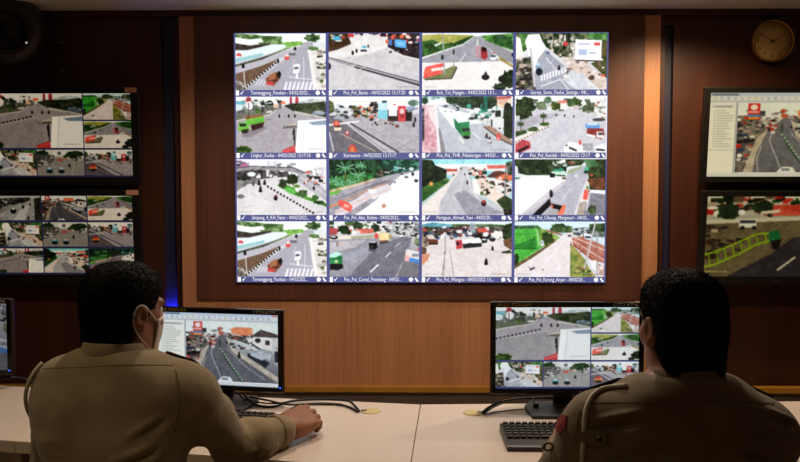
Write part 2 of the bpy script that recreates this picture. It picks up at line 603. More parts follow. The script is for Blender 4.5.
def a_bantu():
    a = Art('e8e4e2', 'c9c6ca', 12)
    a.P([(18, 100), (150, 60), (430, 40), (650, 190), (650, 408), (18, 408)], 'd2cfd3', 'dedbde')
    a.P([(150, 30), (430, 40), (440, 110), (300, 160), (150, 180), (18, 200), (18, 150)], 'e6e2e0', 'f2efee')
    a.P([(18, 18), (150, 18), (175, 90), (80, 130), (18, 145)], '4f3526', '6f5034')
    a.C(20, 20, 130, 60, 14, ['2a2422', '3c5a30', 'f0e8e0', 'a85a30'], 22); a.R(52, 36, 100, 66, '48b4d8')
    a.C(150, 18, 420, 34, 26, ['c83c34', 'f4ecea', '3a3236', '58505a', 'e8e4e4'], 22)
    a.P([(430, 18), (650, 18), (650, 195), (560, 180), (430, 110)], '362c30', '4e4044')
    a.C(430, 20, 645, 90, 34, ['d84c34', 'e46a3c', '9ac0dc', '2a2428', 'c84858', '7a3028', 'f0e4dc'], 18)
    a.P([(478, 58), (558, 66), (560, 122), (480, 110)], '5cb8ee'); a.R(498, 80, 545, 100, '88d0f8'); a.R(438, 60, 462, 100, '4a80c8')
    a.C(440, 115, 640, 170, 26, ['f4f0f0', '2a2426', '181416', '585054'], 9)
    a.L([(430, 122), (520, 168), (650, 198)], 8, 'ece6e4')
    a.P([(18, 180), (650, 350), (650, 385), (18, 196)], '8c8890'); a.L([(18, 184), (650, 352)], 5, '5c5860'); a.L([(200, 250), (650, 376)], 11, '55515a'); a.L([(18, 190), (650, 362)], 6, 'd8d4d8')
    a.L([(60, 320), (180, 245), (320, 170)], 7, 'e0d2ca'); a.L([(90, 340), (250, 260), (380, 200)], 5, 'dcd0cc')
    a.E(186, 152, 9, 15, '221e22'); a.E(213, 138, 8, 13, '221e22'); a.E(263, 128, 26, 17, 'e8f0f4'); a.R(240, 130, 285, 144, '3a4048'); a.E(266, 112, 16, 8, '50b8d0'); a.E(294, 106, 6, 12, '3a363a')
    a.E(20, 245, 14, 24, '4a3a3e')
    a.stamp()
    return a


def a_pejagan():
    a = Art('f2f4f4', 'e4e0de', 13)
    a.R(18, 18, 650, 30, 'f4f6f8')
    a.P([(18, 30), (140, 24), (380, 34), (310, 70), (130, 130), (18, 130)], 'a8aa48', 'c8c470')
    a.P([(18, 76), (90, 60), (150, 90), (250, 80), (360, 34), (380, 40), (300, 92), (150, 140), (18, 182)], '2f5226', '5c8a40')
    a.P([(430, 36), (650, 18), (650, 140), (560, 110), (460, 70)], '4a8a34', '7cb858'); a.P([(500, 40), (640, 40), (650, 130), (520, 90)], '2e5a2a', '4a7a3e')
    a.T(560, 40, 40, 14, '2c4a3a', '4c6a5a')
    a.P([(385, 40), (440, 40), (470, 110), (560, 215), (18, 222), (18, 195), (150, 150), (300, 100)], 'a9a8b0', 'b7b6be')
    a.P([(440, 60), (560, 110), (650, 150), (650, 230), (560, 190), (470, 110)], 'a6a5ac')
    a.P([(18, 222), (560, 212), (650, 250), (650, 408), (18, 408)], 'efebea', 'f6f3f2')
    a.L([(325, 155), (270, 225)], 5, 'f2f0f2')
    a.P([(18, 318), (60, 320), (240, 240), (262, 250), (225, 330), (40, 342)], '7a8a58', '94986a'); a.L([(40, 338), (224, 330), (262, 252)], 8, '57504a')
    a.P([(42, 250), (165, 222), (168, 248), (70, 272), (160, 268), (158, 296), (30, 330), (30, 290)], 'ee4a38', 'f46a50'); a.P([(80, 262), (160, 250), (160, 270), (85, 282)], 'fbe8e4')
    a.L([(160, 20), (174, 300)], 9, 'b4b8bc'); a.L([(238, 120), (240, 250)], 6, 'a8acb2'); a.R(150, 170, 168, 200, '3a3c40'); a.R(231, 132, 244, 164, '4a4c52')
    a.P([(100, 98), (150, 80), (150, 90), (110, 110)], 'f4f6f8')
    a.P([(425, 115), (465, 120), (475, 185), (455, 202), (428, 192)], 'd83c48', 'a02832'); a.P([(432, 110), (462, 118), (470, 145), (436, 142)], '3a2426'); a.L([(404, 60), (404, 185)], 14, 'd8d4d6'); a.D((404, 110), (404, 190), 5, 16, 'e04a50', 0.5)
    a.E(512, 186, 22, 20, 'f4f4f6'); a.R(494, 170, 530, 184, '4a6a6a'); a.E(516, 154, 8, 8, 'e06a70')
    a.P([(560, 180), (650, 240), (650, 256), (548, 198)], 'b8a058', '8a8a50'); a.E(652, 168, 12, 14, '1c1a1e')
    a.E(460, 322, 28, 20, '302a32'); a.E(460, 304, 12, 16, '4a4450'); a.E(462, 290, 6, 7, '3a3238')
    a.T(615, 335, 62, 62, '1e2e1c', '44583a'); a.T(560, 390, 50, 26, '20301e', '3c5034')
    a.stamp()
    return a


def a_salatiga():
    a = Art('f4f6f6', 'cccad0', 14)
    a.R(18, 18, 650, 110, '4a5a3a', '86926c')
    a.P([(18, 40), (60, 60), (75, 160), (40, 210), (18, 210)], 'f4f4ee')
    a.P([(40, 18), (110, 18), (110, 120), (66, 150), (50, 60)], '3e6a30', '74a058')
    a.P([(100, 30), (180, 24), (215, 110), (180, 190), (110, 180), (80, 80)], 'fafcfc')
    a.P([(200, 18), (440, 18), (440, 180), (330, 190), (220, 110)], '344a2c', '9c9a80'); a.C(240, 30, 440, 170, 40, ['f4eeea', '2a3424', '1c241a', 'e0d4cc', '7a6a58', 'c8c4bc'], 14, 1.6)
    a.P([(330, 180), (440, 190), (650, 330), (650, 408), (560, 408), (420, 300)], 'efe4de', 'd8c8be')
    a.P([(600, 18), (650, 18), (650, 330), (540, 230), (600, 200)], '3a5a28', '7a6a40')
    a.P([(520, 18), (650, 18), (650, 70), (520, 60)], '46803a', '8aba70')
    a.P([(110, 120), (200, 110), (300, 200), (400, 280), (590, 408), (150, 408), (130, 300)], 'aeb0bc', 'bcbec8')
    a.P([(100, 90), (190, 60), (230, 120), (170, 200), (150, 300), (120, 210)], 'f4f6f8')
    a.P([(400, 280), (480, 300), (600, 408), (440, 408), (340, 340)], 'd0d4da', 'e8eaee')
    a.P([(18, 200), (120, 180), (160, 408), (18, 408)], '3a3a34', 'a09488'); a.C(25, 190, 110, 390, 34, ['20201e', '2e2c30', 'c8b4a4', 'e8dcd4', '44443e', '586a44'], 22)
    a.L([(120, 120), (150, 390)], 14, 'd8d4d8')
    a.E(172, 250, 18, 26, '98b4c8'); a.E(180, 285, 24, 26, '2a3440'); a.E(172, 232, 15, 12, 'c8dce8')
    a.L([(225, 185), (300, 275)], 6, 'f0f2f4')
    for i in range(9):
        x = 190 + i * 20; y = 350 - i * 7; a.P([(x, y - 40), (x + 13, y - 44), (x + 16, y - 2), (x + 4, y)], 'f4f4f6')
    a.L([(190, 385), (330, 338), (385, 408)], 7, 'f0f0f4')
    a.E(240, 155, 14, 12, '5a6a90', al=.7); a.bike(318, 255, 1.0, '4a4450'); a.bike(376, 275, .8, '6a5a54'); a.E(362, 92, 18, 16, 'd84040'); a.E(545, 325, 22, 18, '6a5848'); a.E(625, 310, 14, 10, 'e05030')
    a.C(350, 190, 640, 330, 26, ['fbf2ee', 'e8d0c4', 'c0a494', 'fff8f4', '9a8070'], 15)
    a.P([(430, 62), (614, 68), (610, 208), (428, 202)], 'fafafc'); a.P([(428, 202), (610, 208), (610, 216), (428, 210)], '50504a')
    a.R(560, 84, 602, 106, 'e85858'); a.L([(450, 94), (535, 94)], 8, 'a8b4cc'); a.R(452, 132, 512, 172, 'bccae8'); a.L([(525, 155), (575, 158)], 8, '9ab0d8')
    return a


def a_kudus(truck=True, seed=15):
    a = Art('f2f2f2', 'b9b2b6', seed)
    a.R(18, 18, 650, 60, 'f2f3f4')
    a.P([(440, 60), (560, 30), (650, 44), (650, 90), (440, 90)], 'e0e4e6', 'b8c4c8')
    a.P([(18, 100), (650, 80), (650, 408), (18, 408)], 'b3acb2', 'bdb7bc')
    a.P([(18, 50), (90, 46), (230, 66), (340, 70), (340, 98), (200, 130), (18, 180)], '5a5e54', '9aa09c')
    a.C(20, 40, 330, 84, 36, ['e8e8ea', '3c4a38', 'd0d8da', '2c3a2c', 'f0f0f0', '586858'], 18); a.P([(18, 60), (70, 80), (60, 110), (18, 118)], 'dfe8ec'); a.P([(18, 48), (80, 50), (76, 74), (18, 70)], '78c0cc')
    a.P([(18, 150), (100, 130), (260, 100), (300, 108), (250, 140), (100, 165), (18, 185)], '6c7a5c', '8a8478'); a.L([(18, 186), (110, 166), (250, 146), (285, 120), (300, 108)], 8, 'd8d2d0')
    a.T(172, 118, 22, 16, '3c5c24', '6a8a3c'); a.E(205, 110, 9, 22, '4a4a50'); a.L([(232, 126), (270, 120)], 12, 'e8e6e6')
    a.E(107, 40, 20, 20, 'c83040'); a.E(107, 40, 9, 10, '7a5a4a'); a.E(112, 80, 26, 30, 'f4f0f0'); a.L([(107, 60), (107, 150)], 5, '6a6468')
    a.E(292, 52, 14, 24, 'f2eaea'); a.R(280, 70, 316, 96, 'e8c8b4'); a.R(332, 52, 366, 68, 'f07838'); a.E(404, 50, 9, 34, 'b82c48'); a.E(446, 46, 12, 30, 'c23850'); a.L([(404, 50), (404, 95)], 4, '555055'); a.L([(446, 50), (446, 100)], 4, '555055')
    a.P([(352, 80), (420, 64), (540, 62), (640, 50), (650, 62), (650, 160), (560, 160), (420, 118)], '33402a', '5a6446')
    a.E(600, 132, 48, 18, '6a7a84', 'b0bcc4'); a.P([(430, 116), (640, 160), (640, 170), (430, 134)], 'd2ccc8')
    for x in (322, 388, 432): a.bike(x, 150, .7)
    a.P([(340, 230), (440, 196), (450, 224), (380, 236)], 'cfc8ba'); a.D((352, 232), (450, 224), 8, 16, '3c3634', .55); a.L([(425, 235), (430, 360)], 12, '6a6264'); a.E(422, 268, 9, 22, '3a363a'); a.E(426, 308, 9, 14, '3a3638')
    if truck:
        a.P([(60, 265), (215, 220), (240, 235), (120, 300), (60, 300)], '8a8288', al=.6)
        a.P([(80, 172), (210, 148), (220, 196), (100, 215)], '6ab832', '86cc3a'); a.P([(80, 158), (205, 142), (212, 152), (86, 176)], '8a4a30', 'b06a40'); a.P([(120, 215), (215, 195), (205, 232), (130, 255)], '4a2e24'); a.P([(36, 200), (104, 192), (112, 248), (58, 268), (32, 250)], '7cc83e'); a.P([(40, 204), (88, 206), (90, 222), (44, 226)], '32363a'); a.P([(52, 250), (108, 240), (96, 272), (62, 274)], '3a3a28')
        a.L([(230, 180), (270, 174)], 6, '807a80')
    else:
        a.D((18, 252), (330, 180), 12, 14, '4a4648', .55); a.L([(18, 262), (330, 190)], 4, 'e0dcdc')
        a.P([(18, 262), (380, 200), (400, 408), (18, 408)], 'a9a4a8', 'b4afb2', al=.7)
    a.P([(452, 184), (650, 172), (650, 408), (432, 408)], 'f6f7f9'); a.P([(520, 196), (650, 182), (650, 214), (560, 216)], '9aaac0'); a.L([(500, 190), (480, 404)], 4, 'd4d6de'); a.P([(452, 184), (492, 188), (470, 408), (432, 408)], 'fdfdfd')
    a.D((525, 382), (635, 382), 12, 5, '9a98a0', .6)
    a.P([(340, 392), (432, 356), (434, 408), (346, 408)], 'd02c38'); a.P([(346, 400), (432, 368), (432, 380), (350, 408)], 'e8585c')
    a.T(70, 392, 62, 34, '2e4a14', '5a7a28')
    return a


def a_karto(variant=False):
    a = Art('f4f4f6', 'a4a0a6', 16)
    a.R(18, 18, 650, 90, 'f6f6f8')
    a.P([(18, 40), (50, 60), (60, 120), (18, 140)], '4a5a30', '7a8250')
    a.P([(18, 150), (650, 140), (650, 408), (18, 408)], 'b6b2b8', 'c4c0c6')
    a.P([(18, 150), (60, 150), (420, 408), (18, 408)], '79757d', '88848c')
    a.C(60, 80, 200, 170, 40, ['8a94a0', 'd8dce0', '4a4e54', 'b8bcc4', '5a6a5a', 'e8eaec', '382e30'], 18); a.E(225, 60, 22, 40, 'f6f0ee'); a.C(180, 90, 320, 160, 40, ['d8704c', '5a6a30', '2a2a26', '80884a', 'e8c8b8', '3a4a30'], 18)
    a.C(300, 60, 380, 180, 22, ['e08468', '4a3a34', 'f0e0d8', '2c2828', '6a5a50'], 18); a.R(430, 110, 600, 190, '2e2628', '54403c')
    a.R(362, 62, 428, 120, 'cdeaf2'); a.R(362, 112, 428, 172, '8ad6e4'); a.R(390, 46, 424, 62, '3a6a6a'); a.R(436, 26, 496, 154, 'fafafc'); a.E(478, 74, 12, 5, 'd86a6a'); a.R(502, 84, 556, 192, 'd8303c'); a.E(530, 120, 17, 20, 'f4d0cc'); a.R(520, 140, 545, 165, 'a82030')
    a.P([(560, 90), (620, 80), (620, 110), (575, 130)], 'a0b4cc'); a.E(610, 62, 40, 22, '6a8a78', 'a4bcb0'); a.L([(560, 120), (640, 100)], 10, '9090a0')
    a.C(310, 195, 480, 220, 16, ['3a3236', '8a6a5a', '2a2628', 'c8b0a8'], 10)
    a.L([(18, 215), (230, 190)], 12, 'efedf0'); a.P([(140, 210), (190, 210), (520, 408), (400, 408)], 'cecad0'); a.L([(170, 205), (510, 408)], 14, '6a6670'); a.L([(190, 230), (430, 408)], 4, '8a8690'); a.L([(330, 250), (620, 400)], 3, '9c98a2')
    a.L([(90, 270), (345, 400)], 5, 'e0c8b4'); a.L([(370, 390), (500, 380), (650, 310)], 3, '8a868e')
    if not variant:
        a.E(70, 205, 24, 20, 'e0502c'); a.E(70, 204, 9, 9, 'f0a060'); a.R(54, 230, 104, 254, 'f0e0c8'); a.R(60, 220, 96, 232, '5a4a48'); a.E(146, 274, 14, 20, 'c04a50'); a.E(146, 268, 7, 9, 'f0e8e8')
        a.P([(150, 404), (160, 362), (180, 350), (205, 364), (216, 404)], 'd84828'); a.P([(166, 400), (182, 362), (196, 402)], 'e89a40'); a.L([(18, 260), (50, 400)], 12, 'c8c4ca')
    else:
        a.E(120, 290, 50, 40, 'e8a030'); a.R(80, 245, 150, 285, 'c8402c'); a.E(120, 325, 44, 18, '3a2a22')
    a.E(612, 236, 15, 14, 'c8c4c8'); a.E(612, 215, 9, 20, '3a383c'); a.E(622, 180, 9, 20, '4a464c'); a.E(496, 224, 14, 12, '8a5a54')
    a.stamp()
    return a


def a_pekalongan():
    a = Art('f6f8f8', 'c6cad2', 17)
    a.R(18, 18, 650, 60, 'f4f8f8'); a.C(40, 22, 180, 40, 14, ['a8c8c0', 'd8e8e4', '7aa898'], 20); a.T(36, 48, 26, 26, '2a4a30', '4a6a4c')
    a.P([(180, 20), (540, 18), (560, 70), (450, 120), (260, 90), (190, 60)], '24382a', '50684c')
    a.P([(120, 80), (250, 70), (450, 180), (640, 320), (650, 408), (140, 408), (120, 120)], 'c4c8d0', 'd0d4da')
    a.P([(120, 80), (400, 150), (520, 200), (350, 210), (240, 240), (150, 130)], 'f2f4f6')
    a.P([(350, 150), (560, 110), (600, 200), (570, 250), (480, 220)], 'eceeee', 'c8ccca'); a.C(340, 90, 580, 180, 40, ['f4f4f6', '2e4034', 'e8e8ea', '4a5a50', 'b8bcbc', '30a088'], 20)
    a.R(448, 18, 476, 125, '1f7a6a', '2f9a84'); a.L([(430, 70), (432, 110)], 10, '2a9a88'); a.E(345, 85, 16, 16, '54b4a0')
    a.P([(540, 30), (640, 26), (640, 70), (590, 100), (540, 90)], 'e0b8a0', 'f4ead8'); a.P([(530, 22), (640, 18), (640, 32), (530, 38)], 'c85a4a')
    a.T(620, 170, 44, 110, '1c2a1c', '3a4a34'); a.R(590, 150, 650, 310, '22301e', '3a4830')
    a.R(500, 180, 512, 225, '3a3a3e'); a.R(555, 195, 568, 245, '44444a'); a.R(510, 170, 590, 235, 'e8e8ea')
    a.P([(450, 225), (500, 222), (650, 330), (650, 356), (560, 310)], 'c8a490', 'b09080'); a.L([(450, 228), (560, 312), (650, 356)], 8, '6a5c5a')
    a.P([(18, 80), (100, 80), (130, 408), (18, 408)], 'd69aa4', 'eed0d4'); a.P([(60, 90), (110, 86), (120, 240), (70, 160)], 'f4e4e4'); a.R(18, 100, 34, 330, '4a4450', '8a7a84')
    a.P([(106, 80), (122, 80), (150, 408), (128, 408)], 'f0eef0'); a.P([(130, 230), (150, 260), (185, 408), (150, 408)], 'a09aa0')
    a.C(130, 70, 270, 130, 20, ['f8f8fa', '5a6a7a', '3a4450', 'c8d0d8', '9aa8a0'], 14)
    a.P([(238, 165), (270, 165), (300, 235), (296, 292), (248, 232)], '1f8a5a'); a.P([(238, 165), (330, 170), (350, 196), (275, 206)], 'f0f8f4'); a.P([(275, 200), (350, 192), (348, 232), (292, 240)], '2a9a6a'); a.P([(290, 238), (350, 232), (358, 285), (330, 310), (300, 298)], '3a9a3a'); a.P([(296, 240), (350, 236), (352, 258), (300, 264)], '3a4a48'); a.E(330, 302, 26, 12, '1e2a20')
    a.L([(275, 300), (312, 345)], 9, 'f2f2f6'); a.L([(370, 268), (430, 316)], 7, 'f2f2f6')
    a.bike(470, 290, 1.0, '6a3a40'); a.bike(490, 320, 1.3, '38343c'); a.E(488, 328, 14, 14, 'd8d4d8'); a.E(552, 300, 15, 24, 'e04a40'); a.E(552, 310, 6, 8, 'f4d0d0')
    a.stamp()
    return a


def a_kendal():
    a = Art('f6f8f8', 'd4d2d8', 18)
    a.R(18, 18, 650, 60, 'f8fafa')
    a.P([(18, 90), (650, 110), (650, 408), (18, 408)], 'd2d0d8', 'dedce2')
    a.C(140, 40, 500, 110, 50, ['e8ecea', 'c0c8c4', '6a7a6a', 'f4f4f4', '8a8a8a', 'd8b8b0'], 22)
    a.T(80, 95, 75, 85, '22361e', '4a6238'); a.T(200, 80, 40, 30, '5a6a4c', '8a9a7a'); a.T(245, 40, 26, 20, '5a7a5a', '7a947a'); a.T(300, 88, 40, 28, '4a5a20', '8a9248'); a.T(430, 62, 60, 36, '3e5a30', '6a8454'); a.T(540, 100, 60, 40, '4a5a3c', '8a9078'); a.T(525, 55, 20, 20, '5a6a50', '8a947c')
    a.R(330, 62, 376, 110, 'f2eeec'); a.R(320, 46, 376, 66, 'e88a7c'); a.R(420, 80, 460, 108, 'd8c8c8')
    a.P([(570, 60), (650, 20), (650, 180), (560, 150)], 'f0f2f0', 'c8d0c8'); a.C(575, 60, 650, 170, 24, ['8ab090', 'f4f4f4', '5a6a60', 'e0e4e2', 'c87a70'], 18)
    a.P([(18, 190), (170, 150), (300, 130), (330, 150), (180, 200), (60, 260), (18, 270)], 'b4b2bc', 'c8c6ce')
    a.P([(18, 310), (250, 200), (262, 226), (18, 350)], 'efeae4'); a.D((18, 338), (260, 222), 12, 8, '8a6a54', .5); a.T(220, 210, 40, 14, '3a5a24', '5a7a34'); a.T(140, 246, 40, 16, '3a5a24', '5a7a34'); a.P([(18, 262), (90, 250), (100, 272), (18, 300)], '33502a', '4a6a34')
    for (x, y, h) in ((212, 160, 45), (55, 215, 70)):
        a.L([(x, y), (x + 3, y + h)], 6, '6a5a48')
        for k in range(8):
            t = k * PI / 4; a.L([(x, y), (x + 26 * math.cos(t), y - 8 + 20 * math.sin(t))], 7, '3c5630')
    for x, y in ((302, 145), (360, 150), (425, 156)): a.bike(x, y, .5)
    a.E(600, 180, 46, 12, '5a5a62'); a.P([(505, 210), (600, 206), (610, 240), (510, 240)], '6aa8dc'); a.R(520, 206, 590, 218, 'd8e8f4')
    a.P([(518, 240), (630, 240), (640, 280), (620, 318), (515, 290)], 'a83430', '8a2a28'); a.P([(515, 276), (580, 290), (575, 308), (516, 292)], 'f2f0ee'); a.P([(585, 262), (630, 262), (632, 310), (585, 306)], 'f2eeea'); a.R(596, 270, 628, 286, '4a4448')
    a.P([(18, 350), (70, 318), (122, 334), (126, 380), (60, 408), (18, 408)], 'b83048', 'd85060'); a.P([(22, 396), (110, 356), (116, 372), (50, 408)], '3a2228')
    a.P([(356, 360), (400, 332), (470, 350), (512, 400), (500, 408), (360, 408)], 'fafafc'); a.P([(395, 366), (450, 390), (445, 402), (392, 380)], '38383e'); a.P([(360, 360), (385, 352), (380, 366)], '50545a')
    a.E(470, 338, 10, 18, 'e06050'); a.R(490, 345, 560, 395, 'c8c6ca', 'a4a2a8')
    a.P([(570, 365), (620, 350), (650, 360), (650, 408), (575, 408)], 'f6f6f8'); a.P([(580, 380), (645, 386), (645, 398), (585, 396)], '48484e')
    return a


def a_simpang():
    a = Art('f6f6fa', 'd8d4d8', 19)
    a.R(18, 18, 650, 90, 'f6f6fa')
    a.C(20, 40, 120, 85, 22, ['b49ab0', '8a8090', 'e0d8e0', '5a5060', 'c86a90'], 22); a.C(240, 36, 420, 80, 24, ['d8d4da', 'a8a4ac', 'f0f0f2', '8a8a92'], 20)
    a.P([(18, 85), (120, 70), (420, 78), (500, 110), (500, 125), (380, 104), (120, 92), (18, 105)], '9a969a', 'b4b0b4'); a.L([(18, 78), (130, 66), (420, 76), (520, 120)], 5, '4a464a')
    a.P([(18, 105), (120, 92), (380, 104), (390, 150), (240, 160), (18, 180)], '4c4648', '6a6466'); a.C(30, 100, 340, 150, 30, ['d8dce0', '2a2628', 'f0f0f2', '3a3638', '8a8688', '585054'], 16)
    a.R(225, 90, 245, 140, 'e0dcda'); a.E(122, 122, 30, 16, 'f0f2f4')
    a.P([(18, 180), (240, 150), (380, 140), (650, 300), (650, 408), (18, 408)], 'dedadc', 'e8e5e6')
    a.P([(18, 150), (180, 150), (180, 190), (100, 190), (18, 240)], '7a7678', 'aaa6a8'); a.T(60, 150, 60, 18, '2c3028', '484c40'); a.T(50, 195, 40, 20, '6a6e68', '9a9c94')
    a.P([(450, 110), (560, 150), (650, 240), (650, 310), (560, 250), (440, 170)], 'bab8be', 'c8c6cc'); a.L([(470, 140), (650, 270)], 4, 'eceaee')
    a.C(500, 100, 640, 200, 40, ['3a3638', '8a8486', 'f4f2f2', 'c0a49c', '585456', 'd88068'], 16); a.P([(560, 80), (650, 70), (650, 150), (590, 130)], 'eeeef0', 'd0ccd0')
    a.P([(300, 200), (360, 190), (470, 240), (650, 330), (650, 352), (480, 290), (380, 250)], '4c8a34', '68b048'); a.P([(430, 210), (600, 300), (640, 330), (520, 280), (430, 240)], 'f0ece8'); a.P([(340, 225), (400, 220), (440, 255), (400, 262)], '5cc048', '7ad860')
    a.T(412, 160, 42, 40, '1e2e1a', '3a4a2c'); a.T(345, 185, 32, 34, '26381e', '46583a'); a.T(440, 206, 26, 12, '5a8a30', '7aa848'); a.T(485, 258, 34, 26, '2e4a26', '5a7a48'); a.T(572, 288, 26, 22, '3a6a2a', '5a8a48'); a.T(600, 320, 40, 14, '2e4a22', '54783c')
    a.P([(230, 205), (250, 205), (580, 400), (555, 404)], 'f2eeea'); a.D((232, 206), (572, 404), 15, 14, '342c2a', .55)
    a.bike(185, 225, 1.3, '383438'); a.bike(176, 180, 1.1); a.bike(215, 178, 1.1); a.E(292, 290, 14, 18, '2a2228'); a.E(294, 275, 8, 9, '8a3038'); a.E(562, 220, 9, 14, '2e2c32'); a.E(495, 186, 8, 8, 'b05850'); a.E(45, 278, 26, 16, '8a8688'); a.bike(135, 190, .7)
    a.P([(90, 260), (280, 330), (200, 408), (60, 408)], 'eeeaea', 'e4e0e2', al=.8); a.L([(150, 250), (240, 340)], 3, 'f6f4f4'); a.L([(60, 360), (140, 340)], 3, 'bcb8ba')
    a.stamp()
    return a


def a_alas():
    a = Art('2c4a34', 'f0eef2', 20)
    a.R(18, 18, 650, 200, '14301e', '356a48')
    a.P([(380, 18), (650, 18), (650, 110), (470, 110), (400, 80)], '1e5040', '5aa088')
    a.P([(18, 150), (180, 120), (330, 110), (330, 150), (180, 190), (18, 240)], '2a6a2a', '54a050')
    for x, y, k in ((130, 80, 1.3), (60, 170, 1), (220, 130, 1.1), (100, 190, .9), (240, 60, .8), (170, 180, .8)):
        for i in range(9):
            t = i * 2 * PI / 9 + x; a.L([(x, y), (x + 55 * k * math.cos(t), y + 36 * k * math.sin(t))], 9, ['74b088', '4a9850', '8ac4a4'][i % 3])
    a.L([(134, 110), (134, 170)], 9, '7a5a30')
    a.P([(18, 250), (180, 200), (350, 150), (480, 120), (650, 90), (650, 408), (18, 408)], 'a29ea8', 'bdb9c2')
    a.P([(18, 235), (180, 196), (345, 148), (350, 158), (190, 212), (18, 258)], 'c8a880', 'e4d4b4'); a.P([(18, 250), (110, 232), (80, 256), (18, 274)], '6ac040')
    a.P([(520, 130), (650, 96), (650, 408), (200, 408), (330, 320), (450, 200)], 'f6f4f8', 'faf8fc'); a.P([(260, 250), (430, 190), (460, 230), (330, 300)], 'd8d4dc', 'eae8ee')
    a.P([(60, 380), (280, 250), (330, 280), (120, 408), (60, 408)], 'dcd4dc', 'eee6ea'); a.L([(30, 345), (120, 310), (300, 235), (420, 190)], 6, 'e09858'); a.L([(60, 398), (200, 320), (380, 250), (470, 205)], 4, 'e4b488'); a.L([(18, 356), (100, 322)], 8, 'ee9040')
    a.L([(60, 300), (280, 215), (430, 165)], 4, '77737d'); a.L([(240, 230), (440, 170)], 6, '8a7a78')
    a.C(350, 95, 470, 130, 20, ['f0f0f2', '3a3436', '8a6a60', '2a2a2c', 'b0a8a8'], 15); a.C(480, 70, 560, 105, 10, ['8ac8c0', '4a8a80', 'd0e8e8', '2a5a50'], 18)
    a.P([(290, 230), (345, 225), (350, 250), (300, 256)], 'f4f0f0')
    a.P([(84, 300), (150, 320), (182, 350), (170, 386), (140, 380), (84, 340)], 'f04a38', 'f86a50'); a.P([(120, 330), (160, 340), (150, 360), (120, 350)], 'fcc0b4')
    a.E(606, 122, 10, 14, '4a4a4e'); a.E(596, 86, 18, 12, 'd8e4e4'); a.E(560, 138, 18, 14, 'e0e8ea'); a.R(548, 138, 574, 150, '5a686c'); a.E(630, 168, 14, 12, '3c4044'); a.E(640, 150, 12, 12, 'e8eef0'); a.E(480, 170, 9, 14, 'd8d4dc'); a.E(480, 180, 6, 6, '5a5a5e'); a.E(402, 345, 16, 16, 'c8907c', 'e8c8bc'); a.E(530, 122, 10, 6, '606068')
    a.stamp()
    return a


def a_yani():
    a = Art('8fdce8', 'd6d4d6', 21)
    a.P([(18, 18), (650, 18), (650, 60), (18, 60)], '96dfe8', 'b6eaee'); a.R(18, 52, 650, 90, 'f0f6f6')
    a.P([(18, 20), (90, 24), (110, 60), (190, 90), (190, 150), (140, 170), (80, 200), (18, 220)], '18261a', '3e5034')
    a.P([(18, 220), (80, 190), (200, 150), (215, 170), (120, 240), (18, 320)], '33652a', '5c9040'); a.E(82, 190, 15, 14, 'f0a838')
    a.P([(190, 84), (262, 86), (270, 104), (190, 108)], 'c84a3a', 'd8705c'); a.R(195, 104, 262, 130, 'ece4e0')
    a.P([(290, 66), (340, 66), (370, 180), (400, 270), (600, 380), (600, 408), (18, 408), (18, 350), (180, 230)], 'c6c5cb', 'd4d3d8'); a.P([(18, 345), (200, 180), (280, 80), (295, 80), (215, 200), (150, 310), (130, 408), (18, 408)], 'eadfda', 'f0e8e4')
    a.P([(240, 260), (320, 230), (420, 310), (600, 400), (330, 408)], 'a4a4ac', 'b4b4bc'); a.L([(318, 90), (290, 200), (290, 260)], 4, 'ecebee'); a.L([(330, 100), (360, 230), (420, 300)], 5, 'f0eef0')
    a.P([(340, 70), (365, 110), (400, 170), (420, 250), (600, 370), (650, 400), (650, 300), (500, 200), (440, 90)], 'e6d2c8', 'f0e2d8'); a.P([(370, 150), (400, 160), (450, 280), (380, 250)], 'f6f0ec')
    a.C(350, 80, 460, 150, 24, ['c85844', 'f4f0ee', '3a4a30', 'e8d0c8', '4a3834', 'd8846c'], 18)
    a.P([(470, 60), (610, 58), (620, 80), (480, 86)], 'd8604c', 'e47a64'); a.P([(470, 140), (540, 92), (610, 110), (560, 150), (500, 146)], '6a4038', '8a5040'); a.P([(530, 150), (610, 110), (650, 130), (650, 170), (560, 165)], 'd8703c', 'e88a50'); a.R(470, 84, 600, 100, 'f2ece8')
    a.P([(466, 150), (560, 160), (640, 180), (640, 250), (530, 230), (470, 180)], 'f4f0ee', 'd8ccc6'); a.C(480, 150, 640, 260, 34, ['3a2c2a', 'f6f2f0', '5a4440', 'e8dcd6', '2a2224'], 14); a.C(440, 170, 540, 270, 26, ['c8a898', '4a4038', 'e8d8cc', '7a6a58', '5a7a48'], 14)
    a.P([(610, 40), (650, 30), (650, 130), (620, 130)], '3a4a30', '8a8a80'); a.L([(608, 40), (600, 330)], 8, '8a8a90'); a.P([(540, 310), (600, 270), (650, 300), (650, 408), (600, 380)], '344a28', '54603c'); a.P([(590, 370), (650, 370), (650, 408), (596, 408)], '2a241e', '4a4038')
    a.E(438, 256, 12, 14, '5a7a40'); a.E(452, 326, 18, 22, '2e2628'); a.E(452, 314, 12, 12, 'c04038'); a.E(336, 180, 7, 14, '3a3438'); a.E(318, 124, 5, 8, '4a4a50'); a.E(292, 84, 6, 7, '4a4a4a'); a.E(240, 128, 7, 9, '7a6a66')
    a.stamp()
    return a


